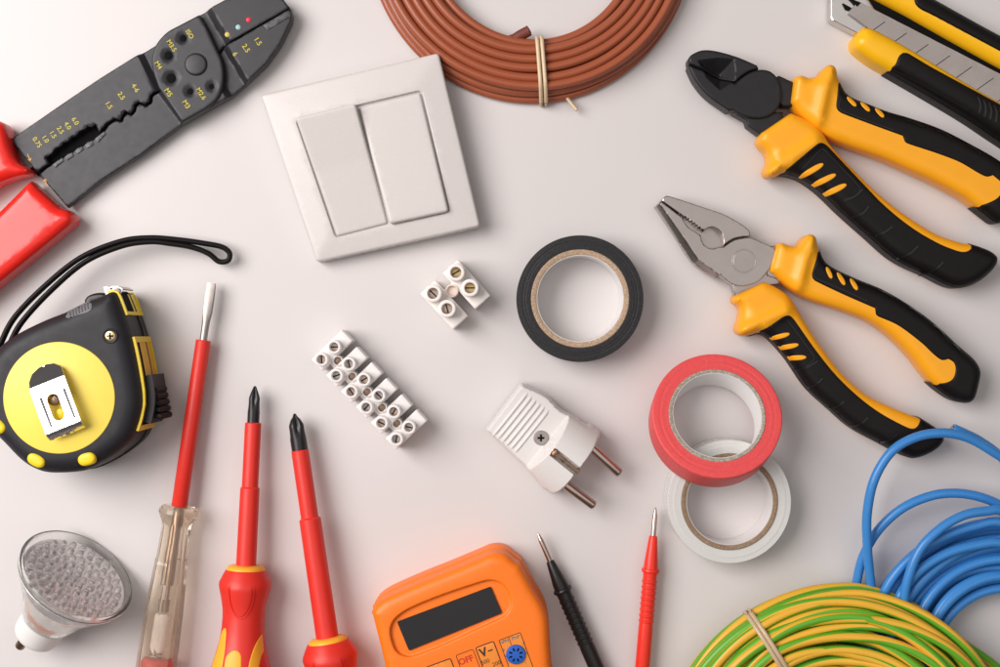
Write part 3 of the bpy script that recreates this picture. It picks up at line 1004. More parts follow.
# ------------------------------------------------------------------ insulating tapes
def tape_roll(root, cx, cy, h, ro, rc, ri, mt, mcore, mlin, cz=0.0, axis=None, seed=1, top=1.0):
    rg = random.Random(seed)
    prof = [(rc, 0.6), (rc + 0.01, 0)] + [(rc + (ro - rc) * k / 5, 0) for k in range(1, 5)] + [(ro - 0.6, 0), (ro, 0.8)]
    prof += [(ro + 0.15 * (k % 2), 0.8 + (h - 1.6) * k / 6) for k in range(1, 6)] + [(ro, h - 0.8), (ro - 0.5, h - 0.1)]
    nn = 16
    prof += [(ro - 0.5 - (ro - rc - 0.5) * k / nn, h + rg.uniform(-0.22, 0.12)) for k in range(1, nn)] + [(rc, h - 0.1)]
    obj('tape_winding', [ring(prof, cx, cy, 112, cz, axis)], mt, root, angle=50)
    prof = [(ri + 0.8, 0.1), (rc - 0.05, 0.1), (rc - 0.05, h - 0.3), (rc - 0.8, h + 0.5 * top), (ri + 1.4, h + 0.5 * top), (ri + 0.8, h)]
    co = obj('core', [ring(prof, cx, cy, 96, cz, axis)], mcore, root, angle=40)
    prof = [(ri, 0.3), (ri + 0.9, 0.3), (ri + 0.9, h - 0.3), (ri + 0.3, h - 0.1), (ri, h - 0.6)]
    obj('core_lining', [ring(prof, cx, cy, 96, cz, axis)], mlin, co, angle=40)


HB = 36.0
x, y = P(580.2, 298.6, HB)
root = thing('insulating_tape', 'roll of black insulating tape lying flat on the table', 'tape roll', x, y, 'rolls of insulating tape')
k = (DC - HB) / DC
tape_roll(root, x, y, HB, 63.4 * k, 49.3 * k, 42.8 * k, 'black_tape', 'card', 'paper_white', seed=3)
HW = 34.0
x, y = P(729.6, 501.8, HW)
root = thing('insulating_tape', 'roll of clear whitish insulating tape partly under the red roll', 'tape roll', x, y, 'rolls of insulating tape')
k = (DC - HW) / DC
tape_roll(root, x, y, HW, 61.8 * k, 48.6 * k, 42.6 * k, 'white_tape', 'card_brown', 'paper_white', seed=4)
# red roll: leans on the rim of the clear roll
HR, TL = 35.0, math.radians(21.0)
axis = (0.0, -math.sin(TL), math.cos(TL))
R0 = 62.2
bx, by = 708.0, 366.0 + R0 * math.cos(TL)
bz = R0 * math.sin(TL) + 0.2
root = thing('insulating_tape', 'roll of red insulating tape leaning on a paler roll', 'tape roll', bx, by, 'rolls of insulating tape')
tape_roll(root, bx, by, HR, R0, 46.6, 42.0, 'red_tape', 'card_grey', 'paper_white', cz=bz, axis=axis, seed=5)

# ------------------------------------------------------------------ plug
root = thing('power_plug', 'white two-pin mains plug with a ribbed grip and a small screw', 'plug', 540, 438)
pa_ = np.array([0.78, 0.626])
pw_ = np.array([-0.626, 0.78])
r0 = np.array([503.5, 406.5])


def pz(x, y, d):
    q = np.stack([x, y], 1) - r0
    s = q @ pa_
    w = q @ pw_
    cyl = 20 + 36 * np.sqrt(np.clip(1 - (w / 41.0)**2, 0.05, 1))
    grip = 41 - 0.0008 * w**2 * 4
    ramp = grip + np.clip((s - 52.5) * 2.0, 0, 60)
    z = np.minimum(ramp, np.where(s > 50, cyl, 80))
    z = z - 10.5 * np.clip((s - 61.5) / 1.2, 0, 1) * np.clip((4.4 - np.abs(w - 2.0)) / 1.2, 0, 1)
    return np.minimum(z, 18 + (z - 18) * rnd(d, 3.0))


po = spl(U([(521.5, 383.3, 'c'), (547, 395.5), (561, 409), (573.5, 416), (588, 425.5, 'c'), (592, 425.5), (601.5, 432.5, 'c'), (601, 436.5, 'c'), (594, 449.5), (581, 467), (566, 486), (557, 494), (552, 495), (546, 491.5, 'c'), (542, 489.2), (538, 484), (527.5, 470.5), (513, 456.5), (485.3, 430.5, 'c')], 36), True, 2.0)
sl = lambda s, w: tuple(r0 + pa_ * s + pw_ * w)
rb_ = []
for i in range(6):
    e = [(*sl(8.5 + i * 5.3, w), 40.6 - 0.0032 * w * w + (0 if abs(w) < 24 else -1.2)) for w in np.linspace(-26, 26, 14)]
    rb_.append(tube(e, 1.75, 10))
pb = obj('body', [surf(po, pz, 4, 3.0, 0.95)] + rb_, 'white_plastic', root, angle=42)
sl = lambda s, w: tuple(r0 + pa_ * s + pw_ * w)
obj('earth_contact', [plate(dens([sl(64, -0.4), sl(95, -0.4), sl(95, 4.4), sl(64, 4.4)], 3), 30, 47.0, 0.3)], 'bronze', root)
obj('contact_clip', [plate(dens([sl(62, -1.4), sl(65.5, -1.4), sl(65.5, 5.4), sl(62, 5.4)], 2), 40, 53.5, 0.6)], 'copper', root)
for (a, b) in (((590, 446.5), (620.5, 474)), ((562.5, 482.5), (595, 506.3))):
    a3, b3 = (*P(*a, 26), 26), (*P(*b, 26), 26)
    L = math.dist(a3, b3)
    obj('pin', [lathe(a3, b3, [(0, 4.7), (L - 2.4, 4.7), (L - 1.0, 4.2), (L - 0.2, 2.8), (L, 0.5)], 24)], 'nickel', root, angle=50)
c = P(541, 438, 43)
sc_ = obj('screw', [lathe((*c, 36), (*c, 46), [(0, 7.2), (6.4, 7.2), (7.0, 6.7), (7.2, 5.5), (6.9, 4.0), (6.9, 0.01)], 28)], 'steel', root, angle=40)
obj('cross_slot', [plate(dens([(c[0] - 3.4, c[1] - 1), (c[0] + 3.4, c[1] - 1), (c[0] + 3.4, c[1] + 1), (c[0] - 3.4, c[1] + 1)], 1), 40, 43.15, 0), plate(dens([(c[0] - 1, c[1] - 3.4), (c[0] + 1, c[1] - 3.4), (c[0] + 1, c[1] + 3.4), (c[0] - 1, c[1] + 3.4)], 1), 40, 43.2, 0)], 'dark', sc_)

# ------------------------------------------------------------------ terminal strips
def bore(cx, cy, r, ri, z0, z1, zb):
    return ring([(r, z0), (r, z1 - 0.9), (r - 0.3, z1 - 0.3), (r - 0.9, z1), (ri + 0.5, z1), (ri, z1 - 0.6), (ri, zb), (0.02, zb), (0.02, z0)], cx, cy, 28)


def terminal(root, ups, downs, mids, ro, ri, ext_u, ext_d, hw, ztube, zbox, m, mmid, screws):
    body = []
    for a, b in zip(ups, downs):
        a, b = np.array(P(*a, ztube)), np.array(P(*b, ztube))
        v = (a - b) / np.linalg.norm(a - b)
        u = np.array([-v[1], v[0]])
        e0, e1 = a + v * ext_u, b - v * ext_d
        q = rounded([e0 + u * hw, e0 - u * hw, e1 - u * hw, e1 + u * hw], 1.2)
        body.append(plate(q, 2, zbox, 1.4, 4))
        for p in (a, b):
            body.append(bore(p[0], p[1], ro, ri, 4, ztube, ztube - 12))
    for i in range(len(ups) - 1):
        pts = [P(*p, zbox) for p in (ups[i], downs[i], ups[i + 1], downs[i + 1])]
        c = np.mean(np.array(pts), 0)
        a, b = np.array(P(*ups[i], zbox)), np.array(P(*ups[i + 1], zbox))
        u = (b - a) / np.linalg.norm(b - a)
        v = np.array([u[1], -u[0]])
        q = rounded([c - u * 11 + v * 5.5, c + u * 11 + v * 5.5, c + u * 11 - v * 5.5, c - u * 11 - v * 5.5], 1)
        body.append(plate(q, 2, zbox - 3, 1.0, 4))
    obj('housing', body, m, root, angle=40)
    mg = [bore(*P(*p, zbox + 3), ro * 0.74, ri * 0.92, 4, zbox + 3, zbox - 12) for p in mids]
    obj('mounting_hole', mg + [disc(*P(*p, zbox), ri * 0.9, 4, zbox - 1.5, 20, 0.2) for p in mids] * (mmid != 'white_nylon'), mmid, root, angle=40)
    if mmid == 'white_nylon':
        obj('mid_hole_shade', [disc(*P(*p, zbox), ri * 0.88, 4, zbox - 1.5, 20, 0.2) for p in mids], 'bronze', root)  # dark discs stand in for the shade deep inside the middle holes
    for i, p in enumerate(list(ups) + list(downs)):
        c = P(*p, ztube - 4)
        a = (i * 1.3) % math.pi
        d_ = (math.cos(a), math.sin(a))
        n_ = (-d_[1], d_[0])
        s = obj('screw', [disc(*c, ri - 0.3, 8, ztube - 8.0, 20, 0.5)], screws[i % len(screws)], root)
        sq = [(c[0] + d_[0] * e * (ri - 0.8) + n_[0] * f * 0.65, c[1] + d_[1] * e * (ri - 0.8) + n_[1] * f * 0.65) for e, f in ((-1, -1), (1, -1), (1, 1), (-1, 1))]
        obj('screw_slot', [plate(dens(sq, 1), ztube - 12, ztube - 7.75, 0)], 'dark', s)


root = thing('terminal_strip', 'long white six-way screw terminal strip', 'terminal block', 366, 393, 'screw terminal strips')
terminal(root, [(333.8, 347), (348.5, 364), (363.6, 379.6), (378.5, 395.6), (393.6, 411.8), (408.7, 427.5)],
         [(321, 359.5), (336, 375.7), (350.8, 391.8), (366, 407.4), (381, 423.3), (396, 439.3)],
         [(337.5, 361), (351.8, 376.7), (366.8, 392.2), (381.7, 407.8), (396.7, 423.7)],
         6.9, 4.3, 16.5, 8.5, 7.7, 40, 29, 'white_nylon', 'white_nylon', ['nickel', 'steel'])
root = thing('terminal_strip', 'short white two-way screw terminal piece cut from a strip', 'terminal block', 453, 290, 'screw terminal strips')
terminal(root, [(469.9, 287.8), (447, 308.6)], [(455.9, 272.3), (432.9, 293.3)], [(451.8, 290.8)],
         8.6, 5.2, 18.5, 9, 10.2, 42, 28, 'white_nylon_warm', 'peach_nylon', ['brass', 'nickel'])

# ------------------------------------------------------------------ tape measure
root = thing('tape_measure', 'black and yellow tape measure with a chrome belt clip and a wrist strap', 'tape measure', 75, 390)
ZT = 76.0
tm_pts = [P(-9, 425, 62), P(-15, 398, 62), P(-12, 368, 62), P(1, 347, 62), P(18, 334, 62), P(45, 320.5, 62), P(69, 311, 62), P(88, 302, 60), P(106, 295.5, 56), P(121, 292.5, 34),
          P(132, 294.5, 14), P(139, 310, 12), P(147, 334, 12), P(155, 372, 12), P(158, 400, 12), P(152.5, 424, 12), P(146, 437, 12), P(128, 452, 14), P(111, 461, 22),
          P(86, 470, 56), P(60, 472.5, 60), P(44, 471, 60), P(26, 462.5, 62), P(8, 445, 62)]
tmo = spl(tm_pts, True, 3)
RT = 15.0
obj('body', [surf(tmo, lambda x, y, d: ZT - RT + RT * rnd(d, RT), 3, RT, 6, zbf=lambda x, y, d: 8 - 5 * rnd(d, 6))], 'tm_black', root, angle=60)
obj('belt_line', [line([q for q in hug(tmo, tmo, 0.3, 9)], 2.0, 26, 28, closed=True)], 'rubber_dark', root)
c = P(59.3, 397.8, ZT)
dk = obj('side_label', [disc(*c, 56.0 * (DC - ZT) / DC, ZT - 4, ZT + 1.2, 96, 1.2)], 'tm_disc', root)


def pad(pts, z0, z1, m, name, r=1.5, par=None, sm=True, sp=3, **kw):
    o = (spl if sm else dens)(U(pts, z1), True, 2)
    return obj(name, [plate(o, z0, z1, r, sp)], m, par or root, angle=50, **kw)


for e in (((-6, 420), (5, 432), 13), ((28.5, 455.5), (45.5, 464.5), 13), ((78.5, 461), (96.5, 456.5), 13.5)):
    o = U(ell(*e[0], *e[1], e[2], 24), ZT - 3)
    obj('bumper', [plate([tuple(q) for q in o], 30, ZT + 1.2, 3.0, 3)], 'tm_yellow', root, angle=60)
c = P(110.5, 336, ZT - 1)
obj('collar', [ring([(5.0, ZT - 6), (7.2, ZT - 6), (7.2, ZT + 0.5), (6.6, ZT + 0.9), (5.2, ZT + 0.5)], *c, seg=28)], 'tm_black', root)
s_ = obj('screw', [disc(*c, 5.0, ZT - 5, ZT + 0.4, 24, 1.0)], 'brass', root)
obj('cross_slot', [plate(dens([(c[0] - a, c[1] - b), (c[0] + a, c[1] - b), (c[0] + a, c[1] + b), (c[0] - a, c[1] + b)], 2), ZT - 3, ZT + 0.55 + 0.02 * a, 0) for a, b in ((3.2, 0.8), (0.8, 3.2))], 'dark', s_)
# textured grip patch on the upper edge
gp = U([(68, 318), (66.5, 312), (85, 304.5), (92, 303.5), (92, 311), (80, 315)], 70)
gpo = obj('grip_patch', [surf(hug(spl(gp, True, 2), tmo, 0.6, 3), lambda x, y, d: gripz(tmo, ZT, RT)(x, y) + 0.5 * rnd(d, 1), 50, 1, 3)], 'grey_rubber', root, angle=60)
gz_ = gripz(tmo, ZT, RT)
geo = []
for i in range(7):
    for j in range(3):
        p = P(70.5 + i * 2.9 + j * 0.9, 314.8 - i * 1.45 + j * 2.1 - 2.2, 70)
        z = gz_(np.array([p[0]]), np.array([p[1]]))[0]
        geo.append(lathe((*p, z - 2), (*p, z + 2), [(0, 0.75), (2.6, 0.75), (3.2, 0.4), (3.3, 0.01)], 8))
obj('grip_stud', geo, 'rubber_dark', gpo)


# front wall pieces follow the plan outline
def walk(p0, p1):
    a = np.array(tmo)
    i0 = int(np.linalg.norm(a - np.array(p0), axis=1).argmin())
    i1 = int(np.linalg.norm(a - np.array(p1), axis=1).argmin())
    n = len(a)
    o = [tuple(a[i0])]
    while i0 != i1:
        i0 = (i0 + 1) % n
        o.append(tuple(a[i0]))
    return o


def wall(path, off, th, z0, z1):
    """slab standing on the side wall, off = how far it stands out"""
    X = np.array(path)
    T = np.gradient(X, axis=0)
    T /= np.linalg.norm(T, axis=1, keepdims=True)
    Nn = np.stack([T[:, 1], -T[:, 0]], 1)
    if area2(tmo) < 0:
        Nn = -Nn
    v, f = [], []
    for p, q in zip(X, Nn):
        for (o, z) in ((off, z0), (off, z1), (off - th, z1), (off - th, z0)):
            v.append((p[0] + q[0] * o, p[1] + q[1] * o, z))
    n = len(X)
    for i in range(n - 1):
        for k in range(4):
            f.append((i * 4 + k, i * 4 + (k + 1) % 4, i * 4 + 4 + (k + 1) % 4, i * 4 + 4 + k))
    f += [(0, 1, 2, 3), ((n - 1) * 4 + 3, (n - 1) * 4 + 2, (n - 1) * 4 + 1, (n - 1) * 4)]
    return v, f


def sub(path, a, b):
    X = np.array(path)
    L = np.concatenate([[0], np.cumsum(np.linalg.norm(np.diff(X, axis=0), axis=1))])
    s = np.linspace(a, b, 8) * L[-1]
    return [(np.interp(t, L, X[:, 0]), np.interp(t, L, X[:, 1])) for t in s]


w1 = walk(P(112, 294, 44), P(141, 316.5, 12))
w2 = walk(P(148, 337, 12), P(151, 427, 12))
fr1 = obj('mouth_frame', [wall(sub(w1, 0, 1), 1.6, 4, 8, 12), wall(sub(w1, 0.05, 1), 1.6, 4, 60, 64), wall(sub(w1, 0.90, 1.0), 1.6, 4, 12, 60),
                          wall(sub(w1, 0.35, 0.9), 0.7, 2, 12, 34)], 'tm_yellow', root, smooth=False)
obj('tape_slot', [wall(sub(w1, 0.30, 0.90), 0.6, 2, 34, 60)], 'dark', fr1, smooth=False)
fr2 = obj('lock_frame', [wall(sub(w2, 0, 1), 1.8, 4, 8, 12), wall(sub(w2, 0, 1), 1.8, 4, 61, 65), wall(sub(w2, 0, 0.06), 1.8, 4, 12, 61), wall(sub(w2, 0.94, 1), 1.8, 4, 12, 61)], 'tm_yellow', root, smooth=False)
obj('lock_recess', [wall(sub(w2, 0.06, 0.55), 0.9, 2, 12, 50)], 'tm_amber', fr2, smooth=False)
obj('recess_gap', [wall(sub(w2, 0.06, 0.94), 0.8, 2, 50, 61), wall(sub(w2, 0.55, 0.94), 0.8, 2, 12, 50)], 'dark', fr2, smooth=False)
lk = sub(w2, 0.42, 0.90)
lock = obj('lock_button', [wall(lk, 9.0, 11, 14, 58)], 'tm_black', root, angle=30)
la = np.array(lk)
mid = la[5]
tng = np.array(lk[6]) - np.array(lk[3])
tng /= np.linalg.norm(tng)
nrm = np.array([-tng[1], tng[0]])
if nrm[0] < 0:
    nrm = -nrm
geo = []
for i in range(5):
    p = np.array(lk[2]) + tng * (i * 6.2) + nrm * (8.0 + 1.9 * i)
    q = [(p + tng * a + nrm * b) for a, b in ((-2.4, -9 - 1.9 * i), (2.4, -9 - 1.9 * i), (3.2, 2.2), (0.0, 3.2), (-2.6, 1.2))]
    geo.append(plate(rounded([tuple(t) for t in q], 1.2, 1.0), 16, 54 - i * 0.5, 1.5, 3))
obj('lock_ridge', geo, 'rubber', lock, angle=40)
# end hook of the blade
hk = obj('end_hook', [wall(sub(w1, 0.02, 0.34), 5.5, 1.2, 22, 58), plate(dens(U([(103.5, 287), (108, 286.2), (111.5, 290), (113.5, 286.5), (118.5, 287), (121, 293), (114, 299), (106, 297)], 58), 2), 55, 58, 0.3)], 'steel', root, angle=25)
obj('hook_rivet', [disc(*P(114.5, 295.5, 58), 2.4, 57, 59.5, 16)], 'tm_yellow', hk)
pad([(84, 303), (86, 297), (93, 293.5), (103, 292.8), (108, 296), (100, 302), (90, 306)], 30, 52, 'rubber_dark', 'hook_bumper', 3)
# belt clip
ca, sa_ = math.cos(math.radians(-21)), math.sin(math.radians(-21))


def CL(u, v):      # clip coordinates: u across, v down the clip, origin at the middle of the top bend
    return (48.5 + u * 0.930 + v * 0.347, 384.0 - u * 0.372 + v * 0.912)


clz = lambda v: np.interp(v, [-22, -2, 1.0, 48, 51, 56], [1.5, 12.6, 13.5, 15.0, 13.5, 7.0]) + ZT


def clip_surface():
    us = np.linspace(-1, 1, 9)
    vs = np.linspace(-22, 56, 60)
    return us, vs


slot_o = []
for k in range(28):
    a = 2 * math.pi * k / 28
    slot_o.append((6.2 * math.cos(a), 25 + 6.2 * math.sin(a) + (8.2 if math.sin(a) > 0 else -8.2)))
outl = [(-18, -9), (-14, -16), (-6, -20), (2, -20.5), (10, -18.5), (17, -12.5), (18.7, 0), (18.7, 46), (18.7, 55), (0, 55.5), (-18.7, 55), (-18.7, 46), (-18.7, 0)]
oc = dens(outl, 1.6)
g = surf(oc, lambda x, y, d: clz(y), 0, 0.0, 1.8, holes=[slot_o], zbf=lambda x, y, d: clz(y) - 1.2, extra_pts=[(u, v) for v in (-2.6, -2.0, 1.0, 1.6, 47.4, 48.0, 49.5, 51.0, 53.5) for u in np.linspace(-18, 18, 25)])
g = ([(*P(*CL(p[0], p[1]), ZT + 10), p[2]) for p in g[0]], g[1])
clip = obj('belt_clip', [g], 'chrome', root, angle=45)
for u0 in (-12.5, 12.5):
    g = line([P(*CL(u0, 10), ZT + 14), P(*CL(u0, 42), ZT + 15)], 1.9, ZT + 12, ZT + 15.25)
    obj('clip_groove', [g], 'grey_rubber', clip, smooth=False)
c = P(*CL(-1.5, 17), ZT + 6)
obj('clip_screw', [disc(*c, 5.2, ZT, ZT + 7, 24, 1.2)], 'bronze', clip)
c = P(*CL(1, 33), ZT + 5)
obj('clip_pad', [disc(*c, 5.5, ZT, ZT + 7.5, 24, 2.5)], 'tm_yellow', clip)
# wrist strap: one cord out and back
cord = [(-14, 392, 40), (-8, 366, 42), (1, 343, 42), (15, 317, 40), (45, 286, 36), (81, 257.5, 32), (120, 241.5, 28), (150, 237.8, 24), (180, 240, 20), (205, 243.5, 17), (222, 247, 14), (229.5, 253, 12.5), (228, 260.5, 12), (219, 261.5, 12), (208.5, 253.5, 14),
        (192, 247.2, 17), (170, 243.5, 21), (150, 241.8, 24), (122, 246.0, 28), (85, 262, 32), (51, 290.5, 36), (22, 322, 40), (9, 346, 42), (-2, 370, 40), (-8, 392, 40)]
cord3 = [(*P(p[0], p[1], p[2]), p[2]) for p in cord]
obj('wrist_strap', [tube(spline3(cord3, 7), 2.75, 10, flat=1.5)], 'rubber', root, angle=60)

# ------------------------------------------------------------------ screwdrivers
def Q(x, y, z):
    return (*P(x, y, z), z)


def prof_r(prof):
    s, r = [p[0] for p in prof], [p[1] for p in prof]
    return lambda t: np.interp(t, s, r)


def smoothprof(pts, step=2.0):
    q = spl(pts, False, step)
    return [(a, max(b, 0.05)) for a, b in q]


def phillips(root, tip, end, ztip, zend, s_sleeve, s_step, s_ring, r_bit, r1, r2, hp, inserts, tongue):
    A, B = Q(*tip, ztip), Q(*end, zend)

    def flute(a, s):
        return 1.0 - 0.42 * abs(math.cos(2 * a + 0.5))**5 * min(1, max(0, (24 - s) / 12))
    obj('bit', [lathe(A, B, [(0, 0.7), (1.0, 1.7), (3, 2.5), (6, r_bit * 0.66), (11, r_bit * 0.98), (13, r_bit * 1.02), (16, r_bit), (19, r_bit), (22, r_bit), (25, r_bit), (s_sleeve + 4, r_bit)], 48, rad=flute)], 'driver_black', root, angle=28)
    obj('insulated_shaft', [lathe(A, B, [(s_sleeve, r_bit + 0.3), (s_sleeve + 0.3, r1 - 0.6), (s_sleeve + 1.0, r1), (s_step - 1, r1), (s_step + 0.8, r2), (s_ring + 6, r2 + 0.4)], 40)], 'red_tool', root, angle=35)
    T = np.array(B) - np.array(A)
    T /= np.linalg.norm(T)
    obj('collar', [lathe(A, B, [(s_ring - 1.5, r2), (s_ring - 1, 15.5), (s_ring + 0.5, 18), (s_ring + 3, 19.0), (s_ring + 12, 19.4), (s_ring + 14, 12)], 48)], 'yellow_tool', root, angle=40)
    hp = smoothprof([(s_ring + a, b) if len(c_) == 0 else (s_ring + a, b, 'c') for a, b, *c_ in hp])
    h = obj('handle', [lathe(A, B, hp, 72)], 'red_tool', root, angle=45)
    R = prof_r(hp)
    A3, T3 = np.array(A), T
    Th = np.array([T3[0], T3[1]])
    Th /= np.linalg.norm(Th)

    def hz(x, y, off=0.0):
        q = np.stack([np.atleast_1d(x), np.atleast_1d(y)], 1) - A3[:2]
        s = q @ Th
        w = q @ np.array([-Th[1], Th[0]])
        rr = R(s)
        z = A3[2] + T3[2] * s + np.sqrt(np.maximum(rr**2 - w**2, 1.0)) + off
        return z if np.ndim(x) else float(z[0])
    for o in inserts:
        oo = spl(U(o, 50), True, 1.8)
        # keep inside the silhouette
        arr = np.array(oo) - A3[:2]
        s = arr @ Th
        w = arr @ np.array([-Th[1], Th[0]])
        w = np.clip(w, -R(s) * 0.985, R(s) * 0.985)
        oo = [tuple(A3[:2] + Th * a + np.array([-Th[1], Th[0]]) * b) for a, b in zip(s, w)]
        obj('grip_insert', [surf(oo, lambda x, y, d: hz(x, y) - 0.4 + 1.2 * rnd(d, 1.2), 0, 1.2, 2.2, zbf=lambda x, y, d: hz(x, y) - 4)], 'yellow_tool', h, angle=60)
    if tongue:
        q = spl(U(tongue, 50), True, 1.5)
        obj('grip_tab', [surf(q, lambda x, y, d: hz(x, y) - 0.5 + 1.1 * rnd(d, 1.0), 0, 1.0, 2.5, zbf=lambda x, y, d: hz(x, y) - 4),
                         line(hug(q, q, 1.4, 99), 0.7, lambda x, y: hz(x, y) - 2, lambda x, y: hz(x, y) + 0.7, closed=True)], 'red_tool', h, angle=50)


HP = [(3, 19.0, 'c'), (6, 20.8), (14, 24.6), (18, 25.3), (26, 23.6), (40, 20.8), (52, 20.3), (70, 21.8), (88, 26), (105, 30), (130, 33), (170, 33.5), (215, 30), (250, 27), (264, 22), (270, 12), (271, 0.5, 'c')]
root = thing('phillips_screwdriver', 'red insulated screwdriver with cross tip, upright, its yellow handle inserts showing', 'screwdriver', 249, 530, 'red insulated screwdrivers')
phillips(root, (255, 386), (241, 667), 16, 30, 36, 100, 177, 5.9, 8.0, 9.4, HP,
         [[(222.5, 630), (225, 645), (223.5, 665), (220, 700), (206, 700), (208.5, 668), (213, 655)],
          [(233, 650), (239.5, 651), (242.5, 657), (243, 690), (240, 720), (228, 720), (225, 690), (225.5, 658)],
          [(260, 635, 'c'), (265, 645), (260, 660), (257, 690), (256, 720), (248, 720), (248.5, 670), (252.5, 650)]],
         [(229, 583.5, 'c'), (240, 582.8), (252, 583.5, 'c'), (252, 596), (249, 608), (244.5, 615.5), (239.5, 618), (235, 614), (231, 604)])
root = thing('phillips_screwdriver', 'red insulated screwdriver with a thicker cross tip, leaning left, handle mostly outside the picture', 'screwdriver', 320, 560, 'red insulated screwdrivers')
phillips(root, (294.5, 413.5), (327, 635), 18, 30, 36.5, 104, 222, 8.0, 8.6, 10.6, [(a, b * 1.06, *c_) for a, b, *c_ in HP],
         [], [(314, 657, 'c'), (328, 655), (341, 653.5, 'c'), (344, 668), (342, 682), (334, 690), (324, 684), (317, 672)])

# voltage tester
root = thing('voltage_tester', 'slim voltage tester screwdriver with a flat blade, red sleeve and clear plastic handle', 'screwdriver', 180, 480, 'red insulated screwdrivers')
A, B = Q(211.7, 283, 14), Q(156, 667, 22)
T = (np.array(B) - np.array(A))
LT = np.linalg.norm(T)
T /= LT
SV = np.array([-T[1], T[0]]) / math.hypot(T[0], T[1])


def bladeat(s):
    return np.array(A) + T * s


v, f = [], []
secs = [(0, 4.3, 0.9), (3, 4.5, 1.2), (16, 4.7, 2.0), (30, 4.5, 2.7), (38, 3.9, 3.1), (48, 3.6, 3.5), (60, 3.6, 3.6)]
for s, w, t_ in secs:
    c = bladeat(s)
    for k in range(16):
        a = 2 * math.pi * k / 16
        e = 0.22 if s < 32 else 0.8
        cx = math.copysign(abs(math.cos(a))**e, math.cos(a)) * w
        cz_ = math.copysign(abs(math.sin(a))**e, math.sin(a)) * t_
        v.append((c[0] + SV[0] * cx, c[1] + SV[1] * cx, c[2] + cz_))
for i in range(len(secs) - 1):
    for k in range(16):
        f.append((i * 16 + k, i * 16 + (k + 1) % 16, (i + 1) * 16 + (k + 1) % 16, (i + 1) * 16 + k))
f += [tuple(range(16)), tuple(reversed(range((len(secs) - 1) * 16, len(secs) * 16)))]
obj('blade', [(v, f)], 'steel_dull', root, angle=35)
obj('insulated_sleeve', [lathe(A, B, [(57, 3.6), (57.3, 6.9), (58, 7.3), (224, 7.8), (225, 7.0), (225.3, 3)], 36)], 'red_tool', root, angle=40)
sh = LT / 384.0
octo = lambda a, s: math.cos(math.pi / 8) / math.cos(((a % (math.pi / 4)) - math.pi / 8)) if s > 240 else 1.0
hpT = smoothprof([(222, 6, 'c'), (222.2, 15.5), (225, 18.6), (229, 19.2), (233, 17.5), (238, 15.3), (246, 14.6), (262, 15), (275, 15.4, 'c'), (277, 16.3, 'c'), (300, 17.6), (330, 19.0), (390, 20.0), (440, 20), (470, 18), (478, 12), (479, 0.3, 'c')], 3)
hd = obj('handle', [lathe(A, B, hpT, 48, rad=octo)], 'clear', root, angle=20)
obj('inner_rod', [lathe(A, B, [(224, 4.0), (262, 4.0), (266, 4.6), (300, 4.6), (300.3, 2.0), (314, 2.0), (314.3, 3.6), (326, 3.6)], 20)], 'bronze', root, angle=35)
obj('neon_lamp', [lathe(A, B, [(328, 3.6), (330, 5.2), (362, 5.4), (366, 3), (367, 0.5)], 20)], 'led_board', root, angle=35)
path = []
for i in range(120):
    t_ = i / 119
    c = bladeat(264 + 62 * t_) if False else bladeat(366 + 16 * t_)
    a = t_ * 2 * math.pi * 5
    path.append((c[0] + SV[0] * 4 * math.cos(a), c[1] + SV[1] * 4 * math.cos(a), c[2] + 4 * math.sin(a)))
obj('spring', [tube(path, 0.7, 6)], 'steel', root)
obj('end_cap', [lathe(A, B, [(372, 5), (372.5, 10), (377, 13.0), (470, 12), (474, 4)], 24)], 'red_tool', root, angle=35)

# ------------------------------------------------------------------ lamp
root = thing('spot_bulb', 'glass reflector spot bulb with many small LEDs and a white ceramic base', 'light bulb', 55, 600)
hz_ = np.array([51, -65.6]) / 83.1
D3 = np.array([hz_[0] * 0.94, hz_[1] * 0.94, 0.342])
BS = 0.78            # squat bulb: lengths along the axis
B0 = np.array(Q(35, 636, 24))
pt = lambda s: B0 + D3 * s * BS
A, B = tuple(pt(0)), tuple(pt(100))
obj('base', [lathe(A, B, [(0, 17), (0.5, 20), (2.5, 22), (6, 22.6), (22, 23.2), (25, 23.6), (26, 22.5), (26.2, 0.5)], 48)], 'ceramic', root, angle=40)
eh = np.cross(D3, [0, 0, 1.0])
eh /= np.linalg.norm(eh)
ev = np.cross(eh, D3)
for sg in (-1, 1):
    o = (ev * 0.88 + eh * 0.47) * 10.5 * sg
    a3 = pt(2) + o
    b3 = pt(-18) + o
    obj('contact_pin', [lathe(tuple(a3), tuple(b3), [(0, 2.6), (9, 2.6), (9.4, 4.6), (14, 4.8), (15.4, 4.2), (15.9, 0.5)], 20)], 'bronze', root, angle=40)
axis = tuple(D3)


def tri(prof, seg=96):
    return ring([(r, s * BS) for r, s in prof], B0[0], B0[1], seg, B0[2], axis)


fac = [(30, 22.5), (34, 26), (44, 30), (56, 33.5), (68, 38), (80, 43.5), (92, 49.5), (102, 54), (106, 56.5), (110, 57.6), (114, 57.2)]
gl_prof = [(r, s) for s, r in fac] + [(54.5, 115.2), (53.0, 113.4)] + [(r - 3.4, s + 1.0) for s, r in reversed(fac[1:-2])] + [(20, 31)]
shell = obj('glass_reflector', [tri(gl_prof, 96)], 'glass', root, angle=30)
rp = [(r - 4.0, s + 1.5) for s, r in fac[1:6]]
rp = rp + [(r - 0.6, s + 0.3) for r, s in reversed(rp)]


def facet_ring(prof, seg=72):
    v, f = tri(prof, seg)
    return v, f


